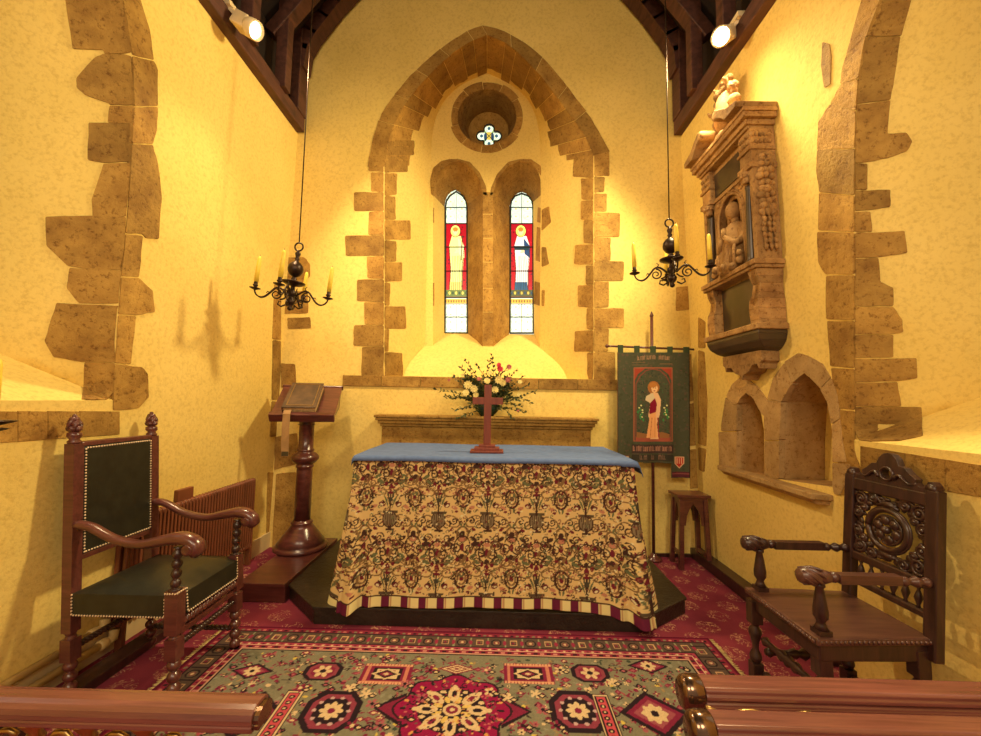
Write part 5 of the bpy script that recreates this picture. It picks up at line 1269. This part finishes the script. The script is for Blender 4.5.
m = MB(); hood = []
for i in range(13):
    a = PI*i/12; hood.append((math.cos(a), math.sin(a)))
for r_ in (1.0, 1.12): m.tube([fp(.075*r_, -.01, 2.55)]+[fp(.064*r_*cx_, -.005, 2.70+.068*r_*sx_) for cx_, sx_ in hood]+[fp(-.075*r_, -.01, 2.55)], .014, 8)
for k in range(7):
    u = -.10+.033*k; m.tube([fp(u*.7, .065, 2.50), fp(u, .098, 2.42), fp(u*1.1, .108, 2.32)], [.008, .012, .014], 6)
m.build('veil_and_drapery', MONST, fg)
m = MB()
for k in range(9):
    u = -.13+.26*k/8; m.ball(fp(u, .10+.02*math.sin(k*2.1), 2.335+.02*math.sin(k*1.7)), .028, 8); m.ball(fp(u*1.05, .09, 2.375+.018*math.cos(k*2.3)), .020, 8)
m.build('carved_cushion_fruit', MONST, mo)
for u in (.085, LM-.085):
    m = MB(); m.lathe([(.030, 0), (.032, .012), (.025, .022), (.026, .03), (.022, .50), (.026, .51), (.026, .525)], M_(u, .195, 2.305), n=18); m.build('black_column', BLACKM, mo)
    m = MB(); cpt = M_(u, .195, 2.83); m.lathe([(.022, 0), (.028, .01), (.024, .02), (.034, .055), (.044, .07)], cpt, n=16)
    for k in range(8): m.ball(cpt+Vector((.034*math.cos(k*PI/4), .034*math.sin(k*PI/4), .045)), .013, 6)
    m.build('capital', MONST, mo)
# side strips with their drops of carved fruit
rr_ = random.Random(4)
for u, du in ((.0, -1), (LM, 1)):
    m = MB(); a = (u-.045 if du > 0 else u); mbx(m, a, a+.045, .002, .20, 2.305, 3.02); s0 = m.build('side_pilaster', MONST, mo, bevel=.003)
    m = MB()
    for k in range(9):
        h = 2.60+.040*k
        for q in range(3):
            m.ball(M_(u+du*.008, .06+.042*q+.008*math.sin(k*2+q), h+rr_.uniform(-.008, .008)), .025+rr_.uniform(-.005, .005), 8)
    for k in range(7):
        for q in range(3): m.tube([M_(u+du*.004, .05+.04*q, 2.36+.035*k), M_(u+du*.018, .065+.04*q+rr_.uniform(-.01, .01), 2.385+.035*k), M_(u+du*.004, .06+.04*q, 2.41+.035*k)], [.006, .014, .006], 6)
    for k in range(6): m.ball(M_(u+du*.006, .07+.055*(k % 2), 2.985-.012*k), .018, 8)
    m.build('fruit_drop', MONST, s0)
# frieze, entablature and pediment
m = MB(); mbx(m, .05, LM-.05, .002, .155, 2.90, 3.16); m.build('frieze', MONST, mo)
m = MB(); mbx(m, .15, LM-.15, .155, .166, 2.945, 3.12); m.build('dark_frieze_panel', BLACKM, mo, bevel=.003)
m = MB()
for (h0, h1, e, w) in ((2.90, 2.925, .005, .18),): mbx(m, .09, LM-.09, .002, w, h0, h1)
for a, b in ((-.01, .15), (LM-.15, LM+.01)):
    for (h0, h1, e, w) in ((2.90, 2.935, .0, .225), (2.935, 3.02, -.012, .205), (3.02, 3.04, .0, .222)): mbx(m, a-e, b+e, .002, w, h0, h1)
for (h0, h1, e, w) in ((3.16, 3.18, .0, .225), (3.18, 3.215, .015, .245), (3.215, 3.25, .045, .275), (3.25, 3.275, .055, .285)): mbx(m, -e, LM+e, .002, w, h0, h1)
m.build('entablature', MONST, mo, bevel=.003)
m = MB()
for a, b in ((-.0, .14), (LM-.14, LM)):
    m = MB(); mbx(m, a, b, .002, .205, 3.04, 3.16)
    for k in range(5):
        for q in range(2): m.ball(M_(a+.02+.025*k, .205, 3.075+.045*q), .016, 6)
    uu = a if a < .3 else b
    for k in range(5):
        for q in range(2): m.ball(M_(uu, .05+.035*k, 3.075+.045*q), .016, 6)
    m.build('frieze_block', MONST, mo)
for a, b in ((0, .27), (LM, LM-.27)):
    m = MB(); d = 1 if b > a else -1
    pr = [(a-d*.05, 3.275), (a-d*.055, 3.31), (a+d*.06, 3.335), (a+d*.15, 3.385), (a+d*.22, 3.42), (a+d*.25, 3.40), (a+d*.235, 3.365), (a+d*.16, 3.325), (a+d*.10, 3.275)]
    m.prism([M_(u, .002, h) for u, h in pr], (-.275, 0, 0)); m.lathe([(.028, 0), (.036, .01), (.036, .26), (.028, .275)], M_(a+d*.235, .002, 3.385), (-1, 0, 0), 14); m.build('broken_pediment', MONST, mo, bevel=.005)
# cartouche with shell scrolls
m = MB(); cc = M_(nu, .16, 3.49); m.ball(cc, .14, 20, (.5, .75, 1.15)); sh_ = m.build('shield_cartouche', MONST, mo)
m = MB()
for k in range(16):
    a = 2*PI*k/16; rad = Vector((0, .135*math.cos(a), .185*math.sin(a))); m.ball(cc+rad+Vector((.01*math.cos(3*a), 0, 0)), .036+.010*math.sin(k*2.5), 8)
    if k % 2: m.tube([cc+rad*1.0, cc+rad*1.28+Vector((-.03, 0, .0)), cc+rad*1.2+Vector((-.05, 0, .02))], [.018, .015, .006], 6)
for k in range(6): m.ball(cc+Vector((.01, -.05+.02*k, .235+.012*math.sin(k*2))), .030, 8)
m.tube([cc+Vector((0, 0, -.15)), cc+Vector((0, 0, -.20))], [.05, .07], 10)
m.build('cartouche_scrolls', MONST, sh_)
for u in (.0, ):
    m = MB(); m.lathe([(.03, 0), (.018, .02), (.03, .05), (.034, .07), (.02, .10), (.012, .12), (.016, .135)], M_(u+.02, .19, 3.31), n=12)
    for k in range(8): m.ball(M_(u+.02+.025*math.cos(k), .19+.025*math.sin(k), 3.38+.01*k), .014, 6)
    m.build('urn_finial', MONST, mo)

# ================================================================== FLOODLIGHTS on the wall plates
LENS = mat_plain('lamp_lens', (.9, .9, .8), .2, 0, 0, 5, 0, (1, .86, .55), 9.0)
LENS2 = mat_plain('hot_lamp_lens', (.9, .9, .8), .2, 0, 0, 5, 0, (1, .86, .55), 30.0)
def flood(loc, aim, label, mount, lens, wmul=1):
    p = Vector(loc); t = empty('floodlight', loc, label, 'spotlight', 'floodlights on the wall plates'); d = (Vector(aim)-p).normalized()
    a = d.cross(Vector((0, 0, 1))).normalized(); b = a.cross(d)
    m = MB(); m.beam(p-d*.13, p-d*.01, .12, .10, (0, 0, 1)); m.build('housing', CREAM, t, bevel=.012)
    m = MB(); m.lathe([(.062, -.02), (.066, 0), (.066, .05), (.058, .055), (.056, .0), (.03, -.005)], p, d, 24); m.build('lamp_rim', CREAM, t)
    m = MB(); m.lathe([(.002, .020), (.05, .022), (.054, .028), (.05, .034), (.002, .038)], p, d, 24); m.build('lens', lens, t)
    q = Vector(mount); m = MB(); m.beam(q, p-d*.08, .022, .05, (0, 1, 0)); m.box((q.x-.045, q.y-.05, q.z-.02), (q.x+.045, q.y+.05, q.z+.02)); m.build('bracket', CREAM, t)
    return p, d
PR_ = flood((1.60, 2.80, 4.06), (-.4, 1.0, 2.1), 'glaring floodlight on the right wall plate, above the monument', (1.73, 2.80, 4.19), LENS2)
PL2 = flood((-1.80, 2.72, 4.03), (.6, 2.45, 2.5), 'cream floodlight on the left wall plate near the roof', (-1.98, 2.72, 4.19), LENS)

# ================================================================== COMMUNION RAILS
CAP = mat_plain('polished_bronze_cap', (.20, .12, .08), .18, .9, .2, 20)
def rprof(y0, y1, z0, z1, kind):
    w = y1-y0; h = z1-z0
    if kind == 'round': q = [(0, .10), (0, .30), (.03, .34), (.0, .40), (.0, .58), (.04, .80), (.15, .94), (.32, 1), (.68, 1), (.85, .94), (.96, .80), (1, .58), (1, .1), (.9, 0), (.1, 0)]
    else: q = [(.06, 0), (.0, .12), (.0, .30), (.08, .34), (.13, .42), (.08, .52), (.0, .58), (.0, .72), (.06, .78), (.06, .92), (.14, 1), (.86, 1), (.94, .92), (1, .72), (1, .3), (.94, 0)]
    return [(y0+a*w, z0+b*h) for a, b in q]
def rail(x0, x1, prof, skew=0):
    m = MB(); m.prism([Vector((x0, y, z)) for y, z in prof], Vector((x1-x0, skew, 0))); return m
def standard(x, y, zt_, par):
    m = MB(); m.tube([(x, y, 0), (x, y, zt_)], .009, 8); m.lathe([(.035, 0), (.035, .012), (.015, .02), (.009, .03)], (x, y, 0), n=14)
    m.lathe([(.009, zt_-.06), (.02, zt_-.045), (.012, zt_-.03), (.03, zt_-.004), (.03, zt_)], (x, y, 0), n=14)
    for sg in (-1, 1):
        for (hz, r0, fl) in ((zt_-.10, .040, 1), (zt_-.33, .05, -1)):
            n = 22; m.tube([(x+sg*(.012+r0*.95)+sg*r0*(1-.75*i/n)*math.cos(PI-3.4*PI*i/n), y, hz+fl*r0*(1-.75*i/n)*math.sin(PI-3.4*PI*i/n)) for i in range(n+1)], .0062, 6)
        m.tube(cat([(x+sg*.01, y, zt_-.20), (x+sg*.06, y, zt_-.15), (x+sg*.09, y, zt_-.07), (x+sg*.07, y, zt_-.03), (x+sg*.04, y, zt_-.04)], 14), .006, 6)
        for k in range(3): m.ball((x+sg*(.075+.01*k), y-.004, zt_-.06-.02*k), .011, 6, (1.2, .5, 1))
    return m.build('scrolled_standard', BRASS, par)
lrail = empty('communion_rail', (-1.2, .965, 0), 'polished wooden communion rail on brass scrolls, left of the opening', 'rail')
rail(-2.05, -.515, rprof(.930, 1.000, .672, .722, 'round')).build('handrail', RAILW, lrail, bevel=.003)
m = MB(); m.prism([Vector((-.515, y, z)) for y, z in rprof(.936, .994, .676, .716, 'round')], (.012, 0, 0)); m.build('end_cap', CAP, lrail)
for x in (-1.55, -1.02, -.90, -.77): standard(x, .965, .674, lrail)
rrail = empty('communion_rail', (1.1, 1.06, 0), 'moulded double wooden communion rail on brass scrolls, right of the opening', 'rail')
rail(.512, 1.87, rprof(1.035, 1.105, .668, .722, 'mould'), .0).build('handrail', RAILW, rrail, bevel=.002)
rail(.485, 1.87, rprof(.935, 1.000, .655, .712, 'mould'), .0).build('sliding_rail', RAILW, rrail, bevel=.002)
for (y0_, y1_, z0_, z1_, x0_) in ((1.03, 1.11, .662, .726, .512), (.930, 1.005, .650, .716, .485)):
    m = MB(); yc, zc_ = (y0_+y1_)/2, (z0_+z1_)/2; m.lathe([(.030, -.050), (.038, -.042), (.040, -.03), (.040, -.004), (.036, 0)], (x0_, yc, zc_), (1, 0, 0), 24, scale=(1, .9))
    m.build('bronze_end_cap', CAP, rrail)
m = MB(); m.tube(cat([(.50, 1.02, .695), (.54, 1.015, .685), (.60, 1.018, .69), (.66, 1.016, .683), (.74, 1.018, .69)], 20), .006, 8); m.build('brass_slide', BRASS, rrail)
for x in (.80, .93, 1.06, 1.6): standard(x, 1.0, .656, rrail)

# ================================================================== THE RUG
RX0, RX1, RY0, RY1 = -1.60, 1.285, 1.30, 2.575
c = Cv(RX0, RY0, RX1, RY1, .0045, (116, 100, 68))
r = random.Random(21)
CRi, DKb, CRM, PNK, OLV, DGR = (116, 30, 44), (40, 24, 24), (194, 152, 98), (150, 74, 66), (122, 116, 74), (58, 60, 40)
def q(px, py): v = atZ(px, py, 0); return v.x, v.y
for i in range(2200): c.ell(r.uniform(RX0, RX1), r.uniform(RY0, RY1), r.uniform(.005, .02), r.uniform(.004, .012), r.choice([(120, 106, 74), (108, 94, 64), (130, 114, 80), (98, 84, 58), (128, 100, 66)]), r.uniform(0, 3))
def lozenge(x, y, w, h, cols):
    for k, cl in enumerate(cols):
        t = 1-k/len(cols); c.poly([(x-w*t, y), (x, y+h*t), (x+w*t, y), (x, y-h*t)], cl)
def hexa(x, y, w, h, cols):
    for k, cl in enumerate(cols):
        t = 1-.8*k/len(cols); c.poly([(x-w*t, y-h*t*.45), (x-w*t, y+h*t*.45), (x-w*t*.55, y+h*t), (x+w*t*.55, y+h*t), (x+w*t, y+h*t*.45), (x+w*t, y-h*t*.45), (x+w*t*.55, y-h*t), (x-w*t*.55, y-h*t)], cl)
def sq(x, y, w, h, cols):
    for k, cl in enumerate(cols): t = 1-.85*k/len(cols); c.rect(x-w*t, y-h*t, x+w*t, y+h*t, cl)
def flower(x, y, s, c1, c2, n=6):
    for k in range(n): a = 2*PI*k/n; c.ell(x+s*.6*math.cos(a), y+s*.6*math.sin(a), s*.38, s*.24, c1, a)
    c.ell(x, y, s*.3, s*.3, c2)
# scattered filler over the field
for i in range(1300):
    x, y = r.uniform(RX0+.25, RX1-.25), r.uniform(RY0+.2, RY1-.24); k = r.random()
    if k < .22: flower(x, y, r.uniform(.010, .020), r.choice([CRi, CRM, PNK, DKb]), r.choice([CRM, CRi, DKb]), r.choice([4, 5, 6]))
    elif k < .5: lozenge(x, y, r.uniform(.012, .03), r.uniform(.012, .022), [r.choice([DKb, CRi]), r.choice([CRM, PNK])])
    elif k < .75: c.line([(x, y), (x+r.uniform(-.02, .02), y+r.uniform(-.02, .02)), (x+r.uniform(-.03, .03), y+r.uniform(-.03, .03))], .006, r.choice([DKb, DGR, CRi]))
    else: c.ell(x, y, r.uniform(.006, .014), r.uniform(.006, .012), r.choice([CRM, CRi, PNK, DGR, (190, 150, 60)]))
for i in range(900):
    x, y = r.uniform(RX0+.24, RX1-.24), r.uniform(RY0+.2, RY1-.24); c.line([(x, y), (x+r.uniform(-.018, .018), y+r.uniform(-.015, .015))], r.uniform(.006, .010), r.choice([CRi, CRi, (92, 28, 36), DKb, (150, 60, 54), (150, 110, 60)]))
mx, my = q(452, 712)
# central medallion
P = []
for i in range(96):
    a = 2*PI*i/96; lob = 1+.07*math.cos(8*a); P.append((mx+.255*lob*math.cos(a), my+.225*lob*math.sin(a)))
c.poly([(mx-.36, my), (mx-.22, my+.10), (mx-.22, my-.10)], DKb); c.poly([(mx+.36, my), (mx+.22, my+.10), (mx+.22, my-.10)], DKb)
c.poly([(mx-.34, my), (mx-.21, my+.085), (mx-.21, my-.085)], CRi); c.poly([(mx+.34, my), (mx+.21, my+.085), (mx+.21, my-.085)], CRi)
c.poly(P, DKb); c.poly([((x-mx)*.955+mx, (y-my)*.955+my) for x, y in P], (132, 20, 48))
for k in range(24): a = 2*PI*k/24; c.ell(mx+.222*math.cos(a), my+.19*math.sin(a), .014, .008, [DKb, (190, 120, 60)][k % 2], a)
for k in range(12):
    a = 2*PI*(k+.5)/12; c.spiral(mx+.185*math.cos(a), my+.16*math.sin(a), .022, a, 1, .006, DKb)
for k in range(130):
    a = r.uniform(0, 2*PI); q_ = r.uniform(.6, .93); c.ell(mx+.25*q_*math.cos(a), my+.22*q_*math.sin(a), .007, .005, r.choice([DKb, DKb, (176, 84, 70), (96, 70, 50)]), a)
c.ell(mx, my, .155, .135, DKb); 
for k in range(8):
    a = 2*PI*k/8; c.ell(mx+.115*math.cos(a), my+.10*math.sin(a), .05, .028, CRM, a); c.ell(mx+.115*math.cos(a), my+.10*math.sin(a), .022, .012, CRi if k % 2 else DKb, a); c.ell(mx+.165*math.cos(a), my+.143*math.sin(a), .016, .012, CRM, a)
    a += PI/8; c.ell(mx+.07*math.cos(a), my+.062*math.sin(a), .022, .012, (196, 150, 70), a); c.ell(mx+.14*math.cos(a), my+.12*math.sin(a), .014, .010, CRM)
for k in range(120):
    a = r.uniform(0, 2*PI); q_ = r.uniform(.3, 1.1); c.ell(mx+.16*q_*math.cos(a), my+.14*q_*math.sin(a), .006, .004, r.choice([DKb, CRi, (190, 120, 60), CRM]), a)
c.ell(mx, my, .042, .038, CRM); c.ell(mx, my, .028, .024, CRi); c.ell(mx, my, .012, .010, CRM)
def at2(px, py, fn, *a):
    x, y = q(px, py); fn(x, y, *a)
for px in (386, 528):
    at2(px, 676, sq, .125, .075, [CRi, (180, 100, 70), CRi, DKb, CRM, (120, 40, 40)]); at2(px, 676, lozenge, .075, .042, [CRM, DKb, CRi, CRM])
    x, y = q(px, 676)
    for k in range(15): c.rect(x-.120+.0165*k, y+.060, x-.112+.0165*k, y+.075, (196, 130, 84)); c.rect(x-.120+.0165*k, y-.075, x-.112+.0165*k, y-.060, (196, 130, 84))
at2(457, 671, lozenge, .10, .042, [CRi, CRM, (120, 50, 40), CRM, CRi])
for px, py in ((590, 675), (323, 673)): at2(px, py, hexa, .095, .07, [DKb, (128, 52, 52), CRi, (160, 90, 70)]); at2(px, py, flower, .05, CRM, DKb, 6)
for px in (578, 331): at2(px, 713, hexa, .125, .125, [DKb, (126, 48, 52), DKb, (44, 26, 26)]); at2(px, 713, flower, .055, CRM, CRi, 8); x, y = q(px, 713); [c.ell(x+.078*math.cos(k*PI/5), y+.08*math.sin(k*PI/5), .010, .009, (176, 132, 110)) for k in range(10)]
for px, py in ((655, 716), (248, 716), (648, 668), (252, 673)):
    big = py > 700; at2(px, py, lozenge, .16 if big else .11, .14 if big else .06, [DKb, CRi, (140, 64, 60), CRM, (124, 50, 44)]); at2(px, py, flower, .06 if big else .04, CRM, DKb, 8)
for (a, b) in (((599, 697), (628, 735)), ((296, 693), (268, 735))):
    (xa, ya_), (xb, yb_) = q(*a), q(*b); xb = xa; c.rect(xa-.038, yb_-.25, xa+.038, ya_, DKb); c.rect(xa-.033, yb_-.25, xa+.033, ya_-.006, CRM); c.rect(xa-.025, yb_-.25, xa+.025, ya_-.014, DKb); c.rect(xa-.019, yb_-.25, xa+.019, ya_-.02, (176, 64, 60)); y = ya_-.04
    while y > yb_-.25: c.ell(xa, y, .014, .012, DKb); c.ell(xa, y, .006, .005, CRM); y -= .035
for px, py in ((422, 700), (490, 694), (405, 686), (508, 700), (430, 672), (486, 672), (372, 706), (543, 712), (560, 672), (350, 690), (300, 690), (612, 684), (366, 696), (536, 696), (523, 728), (380, 728), (405, 720), (352, 728), (556, 728)):
    at2(px, py, flower, .032, r.choice([CRi, CRM, PNK]), r.choice([CRM, DKb]), 5); at2(px+6, py+2, lozenge, .024, .018, [DKb, CRM])
# borders: nested guard stripes round the field
def ringb(d0, d1, col):
    c.rect(RX0+d0, RY1-d1, RX1-d0, RY1-d0, col); c.rect(RX0+d0, RY0+d0, RX1-d0, RY0+d1, col); c.rect(RX0+d0, RY0+d0, RX0+d1, RY1-d0, col); c.rect(RX1-d1, RY0+d0, RX1-d0, RY1-d0, col)
def run(d, step, fn):
    x = RX0+d+step/2; k = 0
    while x < RX1-d: fn(x, RY1-d, k, 0); fn(x, RY0+d, k, 0); x += step; k += 1
    y = RY0+d+step/2; k = 0
    while y < RY1-d: fn(RX0+d, y, k, 1); fn(RX1-d, y, k, 1); y += step; k += 1
ringb(0, .022, (88, 16, 30)); ringb(.022, .052, (122, 34, 42)); ringb(.052, .060, DKb); ringb(.060, .152, (84, 60, 42)); ringb(.152, .158, DKb); ringb(.158, .182, (150, 52, 56)); ringb(.182, .188, (206, 160, 110)); ringb(.188, .214, (124, 30, 42)); ringb(.214, .222, (190, 130, 90)); ringb(.222, .229, DKb)
run(.037, .032, lambda x, y, k, s_: c.ell(x, y, .010, .008, [(176, 96, 74), DKb, (110, 100, 64)][k % 3]))
def bm_(x, y, k, s_):
    if k % 2: hexa(x, y, .030, .030, [DKb, (104, 78, 50), (124, 50, 46)])
    else: sq(x, y, .018, .022, [(186, 134, 82), (80, 38, 34), (104, 80, 50)])
    c.ell(x, y, .008, .008, CRM if k % 2 else CRi)
    if s_: c.rect(x-.04, y+.046, x+.04, y+.051, DKb)
    else: c.rect(x+.046, y-.04, x+.051, y+.04, (130, 116, 74)); c.ell(x+.048, y, .010, .022, (136, 40, 50))
run(.106, .098, bm_)
run(.170, .026, lambda x, y, k, s_: c.ell(x, y, .008, .006, [CRM, (96, 20, 36)][k % 2])); run(.201, .036, lambda x, y, k, s_: c.rect(x-.010, y-.005, x+.010, y+.005, [(186, 110, 84), DKb][k % 2]))
pile = np.random.default_rng(1).normal(1, .07, c.a.shape[:2]+(1,)); c.a *= np.clip(pile, .7, 1.3)
RUG = mat_attr('woven_rug', .95, 0, .5, .1)
rt = empty('oriental_rug', (-.16, 1.94, 0), 'red and olive oriental rug with central medallion, lying before the altar', 'rug')
c.mesh('pile', lambda X, Y: arr(X, Y, .010+0*X), RUG, rt, False)
m = MB(); m.box((RX0, RY0, .0012), (RX1, RY1, .0095)); m.build('rug_backing', mat_plain('rug_backing', (.12, .03, .03), .9), rt)
m = MB(); r = random.Random(2)
for xe, sg in ((RX0, -1), (RX1, 1)):
    y = RY0
    while y < RY1:
        m.tube([(xe, y, .006), (xe+sg*r.uniform(.012, .02), y+r.uniform(-.004, .004), .005), (xe+sg*r.uniform(.024, .036), y+r.uniform(-.008, .008), .003)], .0022, 4); y += .0085
m.build('fringe', mat_plain('cream_fringe', (.62, .46, .2), .9), rt, kind='stuff')

# ================================================================== LIGHT
def lamp(kind, name, loc, col, e, **kw):
    l = bpy.data.lights.new(name, kind); l.color = col; l.energy = e
    for k, v in kw.items(): setattr(l, k, v)
    o = bpy.data.objects.new(name, l); COL.objects.link(o); o.location = loc; return o
def aim(o, t): o.rotation_euler = (Vector(t)-o.location).to_track_quat('-Z', 'Y').to_euler()
WARM = (1.0, .80, .41); WARM2 = (1.0, .73, .40)
p, d = PR_; l = lamp('SPOT', 'floodlight_beam_right', p+d*.07, WARM, 430, spot_size=math.radians(142), spot_blend=.5, shadow_soft_size=.17); aim(l, (-1.2, 2.3, .9))
p, d = PL2; l = lamp('SPOT', 'floodlight_beam_left', p+d*.07, WARM2, 210, spot_size=math.radians(140), spot_blend=.5, shadow_soft_size=.05); aim(l, (1.2, 2.5, .9))
# unseen area lamps added behind the viewer as warm fill light
for x in (-1.1, 1.0):
    l = lamp('AREA', 'fill_lamp', (x, -1.9, 3.6), (1, .80, .52), 55, shape='DISK', size=1.2); aim(l, (x*.2, 2.6, 1.2))
w = bpy.data.worlds.new('ambient_fill'); sc.world = w; w.use_nodes = True  # warm even ambient added as fill through the open front of the room
w.node_tree.nodes['Background'].inputs[0].default_value = (1, .73, .48, 1); w.node_tree.nodes['Background'].inputs[1].default_value = .45
sc.view_settings.view_transform = 'Standard'; sc.view_settings.look = 'None'; sc.view_settings.gamma = 1; sc.view_settings.use_curve_mapping = False
sc.view_settings.exposure = 0.13
sc.cycles.max_bounces = 8; sc.cycles.diffuse_bounces = 5
